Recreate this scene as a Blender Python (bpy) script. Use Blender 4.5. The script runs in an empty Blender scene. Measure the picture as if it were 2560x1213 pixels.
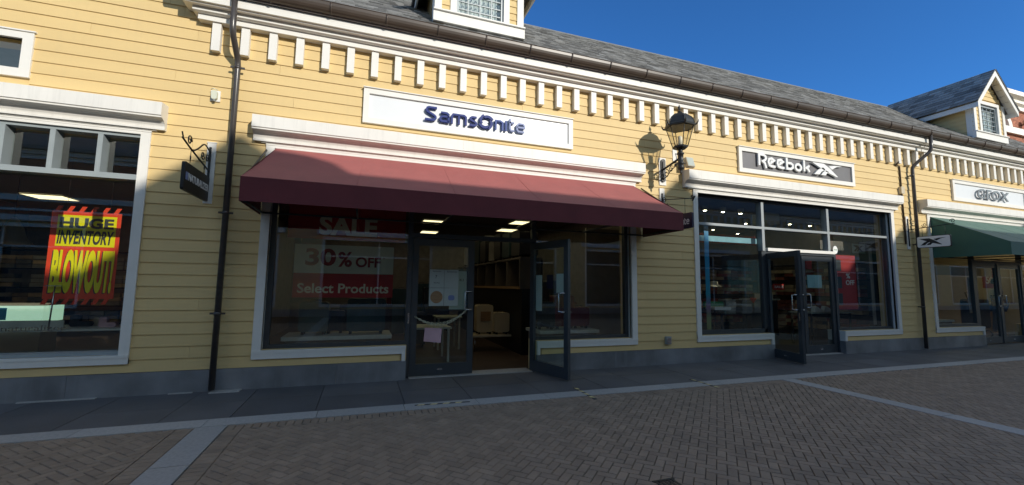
import bpy, math, random
from mathutils import Vector, Matrix
R_ = math.radians
rnd = random.Random(7)
SC = bpy.context.scene
COL = SC.collection

# ------------------------------------------------------------------ camera
yaw, pit, rol = .3347, .1009, .0131
cy, sy, cp, sp, cr, sr = math.cos(yaw), math.sin(yaw), math.cos(pit), math.sin(pit), math.cos(rol), math.sin(rol)
fw = Vector((sy*cp, cy*cp, sp)); rt = Vector((cy, -sy, 0)); up = rt.cross(fw)
rt2 = rt*cr+up*sr; up2 = -rt*sr+up*cr
cam_d = bpy.data.cameras.new('camera'); cam = bpy.data.objects.new('camera', cam_d); COL.objects.link(cam)
cam_d.sensor_width = 36; cam_d.lens = 36*1059.9/2560; cam_d.clip_start = .05; cam_d.clip_end = 2000
m = Matrix((rt2, up2, -fw)).transposed().to_4x4(); m.translation = Vector((0, -6.5, 1.385)); cam.matrix_world = m
SC.camera = cam

# ------------------------------------------------------------------ sky and sun
SUN = Vector((.46, -1, .46)).normalized()            # towards the sun
el = math.asin(SUN.z); az = math.atan2(SUN.x, SUN.y)
w = bpy.data.worlds.new('World'); SC.world = w; w.use_nodes = True
nt = w.node_tree; bg = nt.nodes['Background']
sk = nt.nodes.new('ShaderNodeTexSky'); sk.sky_type = 'NISHITA'; sk.sun_disc = False
sk.sun_elevation = el; sk.sun_rotation = az; sk.air_density = .8; sk.dust_density = .0; sk.ozone_density = 4.0; sk.altitude = 300
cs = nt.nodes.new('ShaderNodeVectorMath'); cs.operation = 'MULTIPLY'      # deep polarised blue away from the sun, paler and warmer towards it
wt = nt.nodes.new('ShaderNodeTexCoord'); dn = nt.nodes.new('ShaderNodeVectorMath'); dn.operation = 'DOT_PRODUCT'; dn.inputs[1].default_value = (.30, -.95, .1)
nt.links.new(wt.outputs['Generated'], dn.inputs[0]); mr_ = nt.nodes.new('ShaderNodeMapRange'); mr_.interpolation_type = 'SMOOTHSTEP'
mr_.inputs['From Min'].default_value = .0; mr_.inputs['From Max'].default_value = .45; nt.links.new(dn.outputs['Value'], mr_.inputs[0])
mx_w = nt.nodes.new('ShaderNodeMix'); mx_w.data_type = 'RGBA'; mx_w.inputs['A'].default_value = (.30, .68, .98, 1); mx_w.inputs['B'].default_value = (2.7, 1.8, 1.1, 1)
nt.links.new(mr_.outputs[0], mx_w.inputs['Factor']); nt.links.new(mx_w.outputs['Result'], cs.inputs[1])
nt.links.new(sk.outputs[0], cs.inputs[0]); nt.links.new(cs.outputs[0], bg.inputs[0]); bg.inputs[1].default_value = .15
sd = bpy.data.lights.new('sun', 'SUN'); sd.energy = 2.85; sd.angle = R_(.55); sd.color = (1, .94, .84)
so = bpy.data.objects.new('sun', sd); COL.objects.link(so); so.location = (5, -12, 20)
so.rotation_euler = SUN.to_track_quat('Z', 'Y').to_euler()
vs = SC.view_settings; SC.display_settings.display_device = 'sRGB'
vs.view_transform = 'Standard'; vs.look = 'None'; vs.exposure = .42; vs.gamma = 1; vs.use_curve_mapping = False
SC.cycles.use_denoising = True
SC.cycles.max_bounces = 8; SC.cycles.transparent_max_bounces = 24; SC.cycles.caustics_reflective = False; SC.cycles.caustics_refractive = False
SC.cycles.sample_clamp_indirect = 3

# ------------------------------------------------------------------ materials
M = {}
def mat(name, col, rough=.6, metal=0., var=.12, scale=6., stretch=(1, 1, 1), bump=.0, bscale=60., tint=0., spec=.5, sheen=0., emit=None, es=0., streak=0., dirt=None):
    m = bpy.data.materials.new(name); m.use_nodes = True; n = m.node_tree.nodes; l = m.node_tree.links
    b = n['Principled BSDF']; b.inputs['Roughness'].default_value = rough; b.inputs['Metallic'].default_value = metal
    b.inputs['Specular IOR Level'].default_value = spec
    if sheen: b.inputs['Sheen Weight'].default_value = sheen; b.inputs['Sheen Roughness'].default_value = .5
    tc = n.new('ShaderNodeTexCoord'); mp = n.new('ShaderNodeMapping'); mp.inputs['Scale'].default_value = stretch
    geo = n.new('ShaderNodeNewGeometry'); l.new(geo.outputs['Position'], mp.inputs[0])
    nz = n.new('ShaderNodeTexNoise'); nz.inputs['Scale'].default_value = scale; nz.inputs['Detail'].default_value = 6; l.new(mp.outputs[0], nz.inputs['Vector'])
    mr = n.new('ShaderNodeMapRange'); mr.inputs['From Min'].default_value = .3; mr.inputs['From Max'].default_value = .7
    mr.inputs['To Min'].default_value = 1-var; mr.inputs['To Max'].default_value = 1+var; l.new(nz.outputs['Fac'], mr.inputs[0])
    vm = n.new('ShaderNodeVectorMath'); vm.operation = 'SCALE'; vm.inputs[0].default_value = col[:3]; l.new(mr.outputs[0], vm.inputs['Scale'])
    out = vm.outputs[0]
    if tint:
        at = n.new('ShaderNodeAttribute'); at.attribute_name = 'tint'
        mt = n.new('ShaderNodeMapRange'); mt.inputs['To Min'].default_value = 1-tint; mt.inputs['To Max'].default_value = 1+tint; l.new(at.outputs['Fac'], mt.inputs[0])
        v2 = n.new('ShaderNodeVectorMath'); v2.operation = 'SCALE'; l.new(out, v2.inputs[0]); l.new(mt.outputs[0], v2.inputs['Scale']); out = v2.outputs[0]
    if streak:                                     # rain streaks and grime with a shape of their own
        mp2 = n.new('ShaderNodeMapping'); mp2.inputs['Scale'].default_value = (9, 9, .8); l.new(geo.outputs['Position'], mp2.inputs[0])
        n2 = n.new('ShaderNodeTexNoise'); n2.inputs['Scale'].default_value = 1.4; n2.inputs['Detail'].default_value = 8; n2.inputs['Roughness'].default_value = .65; l.new(mp2.outputs[0], n2.inputs['Vector'])
        m2 = n.new('ShaderNodeMapRange'); m2.inputs['From Min'].default_value = .5; m2.inputs['From Max'].default_value = .75; m2.inputs['To Min'].default_value = 0; m2.inputs['To Max'].default_value = streak; l.new(n2.outputs['Fac'], m2.inputs[0])
        mx = n.new('ShaderNodeMix'); mx.data_type = 'RGBA'; l.new(m2.outputs[0], mx.inputs['Factor']); l.new(out, mx.inputs['A']); mx.inputs['B'].default_value = (*(dirt or (.25, .22, .18)), 1); out = mx.outputs['Result']
    l.new(out, b.inputs['Base Color'])
    if bump:
        nb = n.new('ShaderNodeTexNoise'); nb.inputs['Scale'].default_value = bscale; nb.inputs['Detail'].default_value = 5; l.new(geo.outputs['Position'], nb.inputs['Vector'])
        bp = n.new('ShaderNodeBump'); bp.inputs['Strength'].default_value = bump; bp.inputs['Distance'].default_value = .01; l.new(nb.outputs['Fac'], bp.inputs['Height']); l.new(bp.outputs[0], b.inputs['Normal'])
    if emit: b.inputs['Emission Color'].default_value = (*emit, 1); b.inputs['Emission Strength'].default_value = es
    M[name] = m; return m
mat('siding', (.70, .515, .235), .62, var=.035, scale=1.2, stretch=(.5, 1, 3), tint=.035, bump=.12, bscale=90, streak=.10, dirt=(.42, .33, .2))
mat('white', (.79, .77, .72), .5, var=.03, scale=3, streak=.10, dirt=(.5, .48, .43))
mat('hood_white', (.79, .77, .72), .5, var=.04, scale=3, streak=.32, dirt=(.50, .49, .46), bump=.05)
mat('panel_white', (.74, .76, .78), .35, var=.01)
mat('stone', (.20, .205, .215), .55, var=.4, scale=1.6, bump=.3, bscale=120, streak=.35, dirt=(.27, .28, .3))
mat('slab', (.115, .115, .12), .6, var=.16, scale=1.6, bump=.25, bscale=150, tint=.14, streak=0)
mat('granite', (.42, .405, .38), .65, var=.12, scale=40, bump=.15, bscale=200, tint=.08)
mat('paver', (.315, .235, .165), .8, var=.14, scale=5, bump=.5, bscale=160, tint=.11)
mat('joint', (.05, .045, .04), .95, var=.2)
mat('roof', (.235, .235, .23), .85, var=.15, scale=30, bump=.6, bscale=140, tint=.5)
mat('gutter', (.075, .055, .042), .38, var=.15, scale=2, spec=.5)
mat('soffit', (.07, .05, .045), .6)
mat('pipe', (.060, .052, .048), .28, var=.12, scale=2, spec=.6)
mat('frame_dark', (.085, .095, .105), .35, metal=.5, var=.05)
mat('frame_grey', (.34, .37, .38), .38, metal=.2, var=.05)
mat('frame_left', (.30, .34, .35), .5, var=.05)
mat('steel', (.62, .62, .62), .25, metal=1, var=.03)
mat('iron', (.022, .024, .024), .42, var=.2, scale=20, bump=.1)
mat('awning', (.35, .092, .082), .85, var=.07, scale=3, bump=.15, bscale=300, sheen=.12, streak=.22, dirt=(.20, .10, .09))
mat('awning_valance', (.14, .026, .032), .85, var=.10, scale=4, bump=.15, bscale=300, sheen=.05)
mat('awning_green', (.055, .145, .105), .85, var=.04, bump=.15, bscale=300, sheen=.3)
mat('mid_blue', (.05, .09, .30), .5, var=.03, spec=.25)
mat('blue', (.008, .026, .18), .5, var=.03, spec=.25)
mat('pale_blue', (.20, .25, .45), .45, var=.03, spec=.3)
mat('letter_side', (.05, .06, .16), .5)
mat('sign_grey', (.155, .15, .155), .5, var=.05)
mat('sign_white', (.85, .85, .83), .4, var=.01)
mat('letter_grey', (.22, .22, .23), .25, metal=.6)
mat('black', (.012, .012, .014), .45)
mat('navy', (.016, .016, .055), .4)
mat('red', (.55, .02, .012), .6, var=.04)
mat('orange_red', (.92, .07, .02), .5, var=.02)
mat('tape_yellow', (.75, .62, .28), .6, var=.25, scale=30)
mat('yellow', (.95, .84, .005), .5, var=.02)
mat('paper', (.75, .76, .72), .7, var=.02)
mat('paper_grey', (.45, .5, .46), .7, var=.03)
mat('banner_white', (.66, .68, .55), .7, var=.04)
mat('banner_red', (.40, .02, .02), .7, var=.06)
mat('banner_text', (.78, .68, .5), .7)
mat('ink', (.05, .05, .05), .7)
mat('ink_red', (.25, .02, .02), .7)
mat('pink', (.62, .40, .45), .8)
mat('chain', (.55, .56, .42), .5)
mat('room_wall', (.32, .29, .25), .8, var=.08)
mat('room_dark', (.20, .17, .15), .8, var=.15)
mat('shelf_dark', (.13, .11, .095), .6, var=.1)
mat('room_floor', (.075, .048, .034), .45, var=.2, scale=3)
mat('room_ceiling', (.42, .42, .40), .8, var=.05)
mat('lit_panel', (.8, .8, .7), .6, emit=(1, .84, .48), es=1.7)
mat('lit_spot', (.8, .8, .7), .6, emit=(1, .92, .6), es=22)
mat('sunlit_glow', (.8, .85, .8), .6, emit=(.62, 1, .72), es=.42)  # emission stands in for sunlight falling on the counter front
mat('cream', (.58, .5, .36), .6, var=.05)
mat('wood', (.33, .2, .1), .55, var=.2, scale=8, stretch=(1, 1, 8))
mat('case_teal', (.025, .06, .07), .35, var=.1)
mat('case_black', (.02, .02, .024), .4)
mat('case_red', (.13, .012, .018), .4)
mat('case_green', (.10, .12, .10), .4)
mat('table', (.55, .57, .52), .5)
mat('box_red', (.34, .09, .06), .7, var=.2, tint=.5)
mat('box_tan', (.55, .42, .26), .7, var=.2, tint=.5)
mat('cloth', (.35, .34, .32), .9, var=.2, tint=.5)
mat('curtain', (.72, .76, .78), .85, var=.08, scale=3)
mat('skin', (.42, .26, .19), .6); mat('denim', (.03, .05, .12), .8); mat('grey_cloth', (.30, .31, .31), .9); mat('hair', (.02, .015, .012), .6)
mat('brick', (.36, .135, .085), .85, var=.1, tint=.25)
mat('mortar', (.42, .36, .30), .9)
mat('green_plastic', (.03, .22, .08), .6)
mat('decal_blue', (.05, .32, .62), .3)
mat('bulb', (.85, .83, .75), .4)
mat('stone_far', (.3, .27, .24), .8)
mat('teal_label', (.02, .30, .48), .5)

def ramp_mat(name):                                   # iridescent film: blue fading to pink, then olive, down its length
    m = bpy.data.materials.new(name); m.use_nodes = True; n = m.node_tree.nodes; l = m.node_tree.links
    g = n.new('ShaderNodeNewGeometry'); s = n.new('ShaderNodeSeparateXYZ'); l.new(g.outputs['Position'], s.inputs[0])
    mr = n.new('ShaderNodeMapRange'); mr.inputs['From Min'].default_value = .5; mr.inputs['From Max'].default_value = 2.65; l.new(s.outputs['Z'], mr.inputs[0])
    r = n.new('ShaderNodeValToRGB'); e = r.color_ramp.elements
    e[0].color = (.20, .22, .06, 1); e[1].color = (.18, .38, .62, 1)
    for p, c in ((.14, (.22, .26, .12, 1)), (.24, (.20, .09, .22, 1)), (.36, (.02, .30, .45, 1)), (.8, (.01, .26, .60, 1))):
        x = e.new(p); x.color = c
    l.new(mr.outputs[0], r.inputs[0]); l.new(r.outputs[0], n['Principled BSDF'].inputs['Base Color']); n['Principled BSDF'].inputs['Roughness'].default_value = .35
    M[name] = m
ramp_mat('film')

def glass(name, tint=(.82, .86, .84), ior=1.5, add=.03, rough=0.):
    m = bpy.data.materials.new(name); m.use_nodes = True; n = m.node_tree.nodes; l = m.node_tree.links
    n.remove(n['Principled BSDF']); o = n['Material Output']
    t = n.new('ShaderNodeBsdfTransparent'); t.inputs[0].default_value = (*tint, 1)
    g = n.new('ShaderNodeBsdfGlossy'); g.inputs['Roughness'].default_value = rough; g.inputs[0].default_value = (.95, 1, .98, 1)
    f0 = n.new('ShaderNodeLayerWeight'); f0.inputs[0].default_value = .5; f = n.new('ShaderNodeMath'); f.operation = 'POWER'; f.inputs[1].default_value = 4.2; l.new(f0.outputs['Facing'], f.inputs[0])
    a = n.new('ShaderNodeMath'); a.operation = 'MULTIPLY_ADD'; a.use_clamp = True; a.inputs[1].default_value = .9; a.inputs[2].default_value = add; l.new(f.outputs[0], a.inputs[0])
    x = n.new('ShaderNodeMixShader'); l.new(a.outputs[0], x.inputs[0]); l.new(t.outputs[0], x.inputs[1]); l.new(g.outputs[0], x.inputs[2]); l.new(x.outputs[0], o.inputs[0])
    M[name] = m
glass('glass', (.86, .90, .87), 1.5, .135)
glass('lamp_glass', (.93, .90, .82), 1.45, .05, .2)
glass('door_glass', (.80, .88, .83), 1.5, .08)

# ------------------------------------------------------------------ mesh helpers
class MB:
    def __init__(s): s.v = []; s.f = []; s.t = []; s.sm = []
    def add(s, vs_, fs, tint=.5, smooth=False):
        o = len(s.v); s.v += [tuple(p) for p in vs_]; s.f += [tuple(i+o for i in f) for f in fs]; s.t += [tint]*len(vs_); s.sm += [smooth]*len(fs); return s
    def box(s, x0, x1, y0, y1, z0, z1, tint=.5):
        return s.add([(x0, y0, z0), (x1, y0, z0), (x1, y1, z0), (x0, y1, z0), (x0, y0, z1), (x1, y0, z1), (x1, y1, z1), (x0, y1, z1)],
                     [(0, 3, 2, 1), (4, 5, 6, 7), (0, 1, 5, 4), (1, 2, 6, 5), (2, 3, 7, 6), (3, 0, 4, 7)], tint)
    def rbox(s, x0, x1, y0, y1, z0, z1, r=.03, seg=4, tint=.5):      # rounded in the xz outline, extruded in y
        pts = []
        for cx_, cz_, a0 in ((x1-r, z1-r, 0), (x0+r, z1-r, 90), (x0+r, z0+r, 180), (x1-r, z0+r, 270)):
            for i in range(seg+1): a = R_(a0+90*i/seg); pts.append((cx_+r*math.cos(a), cz_+r*math.sin(a)))
        return s.exy(pts, y0, y1, tint)
    def exy(s, pts, y0, y1, tint=.5):                                # outline (x,z) extruded from y0 to y1 (y0 = front)
        a = sum(pts[i][0]*pts[(i+1) % len(pts)][1]-pts[(i+1) % len(pts)][0]*pts[i][1] for i in range(len(pts)))
        if a < 0: pts = pts[::-1]
        n = len(pts); v = [(x, y0, z) for x, z in pts]+[(x, y1, z) for x, z in pts]
        f = [tuple(range(n)), tuple(range(2*n-1, n-1, -1))]+[(i, i+n, (i+1) % n+n, (i+1) % n) for i in range(n)]
        return s.add(v, f, tint)
    def exx(s, prof, x0, x1, tint=.5):                               # outline (y,z) extruded along x
        a = sum(prof[i][0]*prof[(i+1) % len(prof)][1]-prof[(i+1) % len(prof)][0]*prof[i][1] for i in range(len(prof)))
        if a < 0: prof = prof[::-1]
        n = len(prof); v = [(x0, y, z) for y, z in prof]+[(x1, y, z) for y, z in prof]
        f = [tuple(range(n-1, -1, -1)), tuple(range(n, 2*n))]+[(i, (i+1) % n, (i+1) % n+n, i+n) for i in range(n)]
        return s.add(v, f, tint)
    def tube(s, path, r, n=10, closed=False, tint=.5):
        path = [Vector(p) for p in path]; rs = r if isinstance(r, (list, tuple)) else [r]*len(path)
        v = []; f = []; ref = None
        for i, p in enumerate(path):
            a = path[i-1] if i else (path[-1] if closed else p); b = path[(i+1) % len(path)] if (i < len(path)-1 or closed) else p
            d = (b-a).normalized()
            if ref is None: ref = Vector((0, 0, 1)) if abs(d.z) < .9 else Vector((1, 0, 0))
            u = d.cross(ref).normalized(); q = u.cross(d).normalized(); ref = q
            for k in range(n): t = 2*math.pi*k/n; v.append(p+(u*math.cos(t)+q*math.sin(t))*rs[i])
        m_ = len(path)
        for i in range(m_ if closed else m_-1):
            for k in range(n): a = i*n+k; b = i*n+(k+1) % n; c = ((i+1) % m_)*n; f.append((a, b, c+(k+1) % n, c+k))
        if not closed: f += [tuple(range(n-1, -1, -1)), tuple((m_-1)*n+k for k in range(n))]
        return s.add(v, f, tint, True)
    def lathe(s, prof, cx_, cy_, n=16, ang=0, tint=.5, smooth=True):  # prof (r,z)
        v = [(cx_+r*math.cos(ang+2*math.pi*k/n), cy_+r*math.sin(ang+2*math.pi*k/n), z) for r, z in prof for k in range(n)]
        f = [(i*n+k, i*n+(k+1) % n, (i+1)*n+(k+1) % n, (i+1)*n+k) for i in range(len(prof)-1) for k in range(n)]
        f += [tuple(range(n-1, -1, -1)), tuple((len(prof)-1)*n+k for k in range(n))]
        return s.add(v, f, tint, smooth)
    def ribbon(s, pts, wd, y0, y1, closed=False):                    # thick stroke in the xz plane
        n = len(pts); L = []; Rr = []
        for i, (x, z) in enumerate(pts):
            a = pts[i-1] if (i or closed) else None; b = pts[(i+1) % n] if (i < n-1 or closed) else None
            def nd(p, q): d = Vector((q[0]-p[0], q[1]-p[1])); d.normalize(); return d
            d1 = nd(a, (x, z)) if a else nd((x, z), b); d2 = nd((x, z), b) if b else d1
            nn = Vector((-(d1.y+d2.y), d1.x+d2.x)); nn.normalize(); c = max(.5, nn.dot(Vector((-d1.y, d1.x))))
            L.append((x+nn.x*wd/2/c, z+nn.y*wd/2/c)); Rr.append((x-nn.x*wd/2/c, z-nn.y*wd/2/c))
        for i in range(n if closed else n-1):
            j = (i+1) % n; v = [(L[i][0], y0, L[i][1]), (L[j][0], y0, L[j][1]), (Rr[j][0], y0, Rr[j][1]), (Rr[i][0], y0, Rr[i][1])]
            v += [(p[0], y1, p[2]) for p in v]
            s.add(v, [(3, 2, 1, 0), (4, 5, 6, 7), (0, 1, 5, 4), (1, 2, 6, 5), (2, 3, 7, 6), (3, 0, 4, 7)])
        return s
    def xf(s, fn): s.v = [tuple(fn(Vector(p))) for p in s.v]; return s
    def mesh(s, name, material):
        me = bpy.data.meshes.new(name); me.from_pydata(s.v, [], s.f)
        a = me.attributes.new('tint', 'FLOAT', 'POINT'); a.data.foreach_set('value', s.t)
        me.polygons.foreach_set('use_smooth', s.sm)
        me.materials.append(M[material]); me.update(); return me
    def build(s, name, material, parent=None, **k):
        o = bpy.data.objects.new(name, s.mesh(name, material)); COL.objects.link(o)
        if parent: o.parent = parent
        for a, b in k.items(): o[a] = b
        return o

def thing(name, label, cat, loc=(0, 0, 0), group=None):
    o = bpy.data.objects.new(name, None); COL.objects.link(o); o.location = loc; o.empty_display_size = .2
    o['label'] = label; o['category'] = cat
    if group: o['group'] = group
    return o
def tag(o, label, cat, group=None):
    o['label'] = label; o['category'] = cat
    if group: o['group'] = group
    return o
def place(t, *objs):     # children were modelled in world space: keep them there under a moved Empty
    for o in objs: o.matrix_parent_inverse = Matrix.Translation(-t.location)
def setorigin(t):
    for o in t.children: o.matrix_parent_inverse = Matrix.Translation(-Vector(t.location))
def copy_tree(o, parent=None):
    c = o.copy(); COL.objects.link(c)
    if parent: c.parent = parent
    for ch in o.children: copy_tree(ch, c)
    return c
_tc = {}
def text(name, body, box, y, dep, material, parent=None, bold=0., shear=0., fn=None, **k):
    key = (body, bold, shear)
    cu = bpy.data.curves.new(name, 'FONT'); cu.body = body; cu.size = 1; cu.extrude = .05; cu.offset = bold; cu.shear = shear; cu.resolution_u = 4; cu.align_x = 'LEFT'
    o = bpy.data.objects.new(name, cu); COL.objects.link(o)
    dg = bpy.context.evaluated_depsgraph_get(); me = bpy.data.meshes.new_from_object(o.evaluated_get(dg), preserve_all_data_layers=False, depsgraph=dg)
    bpy.data.objects.remove(o); bpy.data.curves.remove(cu)
    xs = [v.co.x for v in me.vertices]; ys = [v.co.y for v in me.vertices]; a, b, c, d = min(xs), max(xs), min(ys), max(ys)
    x0, x1, z0, z1 = box
    for v in me.vertices:
        p = v.co; q = Vector((x0+(p.x-a)/(b-a)*(x1-x0), y-dep if p.z > 0 else y, z0+(p.y-c)/(d-c)*(z1-z0)))
        v.co = fn(q) if fn else q
    me.materials.clear(); me.materials.append(M[material]); me.name = name
    r = bpy.data.objects.new(name, me); COL.objects.link(r)
    if parent: r.parent = parent
    for a_, b_ in k.items(): r[a_] = b_
    return r

# ------------------------------------------------------------------ ground
def struct(o): o['kind'] = 'structure'; return o
struct(MB().box(-150, 150, -150, 150, -.4, -.03).build('ground', 'joint'))
XB0, XB1 = -1.44, -1.18; XB2, XB3 = 6.125, 6.36         # the two cross bands
KY0, KY1 = -1.565, -1.32                                # kerb
P = MB()
def in_region(x, y):
    if y > KY1-.25-.205 and not (x < XB0): pass
    return True
def paver_box(cx_, cy_, ax, tint):
    L, W2 = .097, .047
    hx, hy = (L, W2) if ax == 0 else (W2, L)
    return hx, hy
def rotbox(mb, cx_, cy_, hx, hy, ang, z0, z1, tint, clip=None):
    c, s_ = math.cos(ang), math.sin(ang); g = .004
    b = [(-hx, -hy), (hx, -hy), (hx, hy), (-hx, hy)]; t = [(-hx+g, -hy+g), (hx-g, -hy+g), (hx-g, hy-g), (-hx+g, hy-g)]
    dz = [z1+rnd.uniform(-.0012, .0012) for _ in range(4)]
    v = [(cx_+c*x-s_*y, cy_+s_*x+c*y, z1-.006) for x, y in b]+[(cx_+c*x-s_*y, cy_+s_*x+c*y, dz[i]) for i, (x, y) in enumerate(t)]+[(cx_+c*x-s_*y, cy_+s_*x+c*y, z0) for x, y in b]
    if clip: v = [(min(max(p[0], clip[0]), clip[1]), min(max(p[1], clip[2]), clip[3]), p[2]) for p in v]
    mb.add(v, [(4, 5, 6, 7), (0, 1, 5, 4), (1, 2, 6, 5), (2, 3, 7, 6), (3, 0, 4, 7), (8, 9, 1, 0), (9, 10, 2, 1), (10, 11, 3, 2), (11, 8, 0, 3)], tint)
# field edges: (x0,x1,y0,y1)
fields = [(-9.0, XB0-.157, -9.6, KY0-.006), (XB1+.157, XB2-.006, -9.6, KY0-.157), (XB3+.006, 22, -9.6, KY0-.006)]
c45 = math.cos(R_(45)); a_ = .0735
N = 230
for i in range(-N, N):
    for j in range(-N, N):
        # herringbone in unit cells of the 45-degree grid; cell (i,j) starts a brick when (i-j)%4 is 0 (along u) or 2 (along v)
        k = (i-j) % 4
        if k == 0: u0, v0, hx, hy = i, j, 1., .5
        elif k == 2: u0, v0, hx, hy = i, j-1, .5, 1.
        else: continue
        u = (u0+hx)*a_; v = (v0+hy)*a_
        X = 6+(u-v)*c45; Y = -5+(u+v)*c45
        if not (-9.6 < Y < -1.4): continue
        for (x0, x1, y0, y1) in fields:
            e = -.07
            if x0+e < X < x1-e and y0 < Y < y1-e:
                rotbox(P, X, Y, hx*a_-.0022, hy*a_-.0022, R_(45), -.06, 0, rnd.random(), (x0, x1, y0, y1)); break
def soldier_x(x0, x1, yc, hy=.0735):
    x = x0+.037
    while x < x1: rotbox(P, x, yc, .0342, hy-.0035, 0, -.06, .0015, rnd.random()); x += .0735
def soldier_y(y0, y1, xc):
    y = y1-.037
    while y > y0: rotbox(P, xc, y, .070, .0342, 0, -.06, .0015, rnd.random()); y -= .0735
soldier_x(XB1+.008, XB2-.008, KY0-.081)
soldier_y(-9.6, KY0-.158, XB1+.081); soldier_y(-9.6, KY0-.008, XB0-.081)
struct(P.build('brick_paving', 'paver'))
bp_ = MB(); bp_.box(-12, 26, -12.2, 0, -.08, -.014); struct(bp_.build('paving_bed', 'joint'))
kb = MB(); x = -9.0
while x < 24:
    L = rnd.choice([.9, 1.0, .85]); kb.box(x+.003, x+L-.003, KY0, KY1, -.05, .004+rnd.uniform(-.001, .001), rnd.random()); x += L
struct(kb.build('kerb', 'granite'))
for bx0, bx1 in ((XB0, XB1), (XB2, XB3)):
    b = MB(); y = KY0-.005
    while y > -11.9: b.box(bx0, bx1, y-.95, y-.004, -.05, .003+rnd.uniform(-.001, .001), rnd.random()); y -= .955
    struct(b.build('granite_band', 'granite'))
sl = MB(); x = -9.0
while x < 24:
    L = rnd.choice([.62, .95, 1.1, .8]); ys_ = rnd.uniform(-.75, -.55); g = .004
    sl.box(x+g, x+L-g, KY1+.006, ys_-g, -.05, rnd.uniform(-.001, .001), rnd.random()); sl.box(x+g, x+L-g, ys_+g, .3, -.05, rnd.uniform(-.001, .001), rnd.random()); x += L
struct(sl.build('walkway', 'slab'))
lt = MB(); lt.box(-1.75, -1.42, -.16, -.035, -.02, .012).box(-3.6, -2.9, -.07, -.032, -.02, .010).box(-2.2, -1.95, -.06, -.032, -.02, .010)
struct(lt.build('mortar_strip', 'granite'))
dr = MB()
for i in range(5): dr.box(2.03+.034*i, 2.05+.034*i, -4.02, -3.84, -.02, .004)
dr.box(2.02, 2.20, -3.84, -3.82, -.02, .005).box(2.02, 2.20, -4.04, -4.02, -.02, .005)
tag(dr.build('drain_grate', 'iron'), 'small dark iron drain grate set in the brick paving', 'drain grate')
def tape(p, q, label):
    t = MB(); p = Vector((*p, 0)); q = Vector((*q, 0)); d = (q-p); L = d.length; d.normalize(); n_ = Vector((-d.y, d.x, 0))*.022
    t.add([p-n_+Vector((0, 0, .0052)), q-n_+Vector((0, 0, .0052)), q+n_+Vector((0, 0, .0052)), p+n_+Vector((0, 0, .0052)), p-n_, q-n_, q+n_, p+n_], [(0, 1, 2, 3), (0, 4, 5, 1), (1, 5, 6, 2), (2, 6, 7, 3), (3, 7, 4, 0)])
    o = t.build('hazard_tape', 'ink'); tag(o, label, 'floor tape', 'black and yellow tapes on the walkway')
    s_ = MB(); k = .02
    while k+.07 < L:
        a = p+d*k; b = a+d*.075; sh = d*.03; z = Vector((0, 0, .0062))
        s_.add([a-n_+z, b-n_+z, b+n_+sh+z, a+n_+sh+z], [(0, 1, 2, 3)]); k += .145
    s_.build('stripe', 'tape_yellow', o)
mat('tape_yellow', (.75, .62, .28), .6, var=.25, scale=30)
tape((.62, -1.40), (1.26, -1.43), 'black and yellow tape strip lying along the kerb before the maroon awning doors')
tape((2.80, -1.14), (2.77, -1.75), 'black and yellow tape strip across the kerb beside the open door under the maroon awning')
tape((4.76, -1.15), (4.75, -1.68), 'black and yellow tape strip across the kerb below the outdoor socket wall')

# ------------------------------------------------------------------ the shop building
B = thing('shop_building', 'long yellow clapboard shop building with white trim, bracketed cornice and grey shingle roof', 'building')
XL, XR = -9., 21.
# openings in the wall (x0,x1,z0,z1)
OPN = [(-6.3, -2.745, .49, 3.23), (-1.24, 4.53, .49, 3.23), (.64, 2.70, -.1, .6), (6.06, 11.82, .49, 3.23), (7.89, 9.98, -.1, .6), (13.32, 18.8, .49, 3.23), (15.25, 17.55, -.1, .6), (-4.9, -3.978, 3.877, 4.25)]
def cut(x0, x1, z0, z1, ops):
    xs = sorted({x0, x1, *[o[0] for o in ops if x0 < o[0] < x1], *[o[1] for o in ops if x0 < o[1] < x1]})
    out = []
    for a, b in zip(xs, xs[1:]):
        zz = [(z0, z1)]; mid = (a+b)/2
        for o in ops:
            if o[0] < mid < o[1]:
                nz_ = []
                for p, q in zz:
                    if o[3] <= p or o[2] >= q: nz_.append((p, q)); continue
                    if o[2] > p: nz_.append((p, o[2]))
                    if o[3] < q: nz_.append((o[3], q))
                zz = nz_
        out += [(a, b, p, q) for p, q in zz]
    return out
wb = MB()
for a, b, p, q in cut(XL, XR, 0, 5.12, OPN): wb.box(a, b, .012, .34, p, q)
wb.box(XL, -2.26, .012, .34, 5.12, 9.5)
wb.build('wall', 'siding', B)
sd_ = MB(); trims = [(o[0]-.10, o[1]+.10, o[2]-.10, o[3]+.10) for o in OPN]; trims[2] = (.55, 2.79, -.1, .6); trims[4] = (7.8, 10.07, -.1, .6); trims[6] = (15.16, 17.64, -.1, .6)
def course(mb, x0, x1, z0, z1, y=0., cy0=None):
    # one lapped board, its bottom edge proud; long boards butt at random joints
    joints = []; xx = x0-rnd.uniform(0, 3.6)
    while xx < x1: joints.append(xx); xx += 3.66
    xs = [x0]+[j for j in joints if x0+.15 < j < x1-.15]+[x1]
    for a, b in zip(xs, xs[1:]):
        a2, b2 = a+.0012, b-.0012; t = rnd.random(); yb, yt, zl = y-.014, y-.001, z0-.004
        mb.add([(a2, yb, zl), (b2, yb, zl), (b2, yt, z1), (a2, yt, z1), (a2, y+.011, zl), (b2, y+.011, zl), (b2, y+.011, z1), (a2, y+.011, z1)],
               [(0, 1, 2, 3), (0, 4, 5, 1), (0, 3, 7, 4), (1, 5, 6, 2), (3, 2, 6, 7)], t)
k = 0; z = .429-.149
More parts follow.
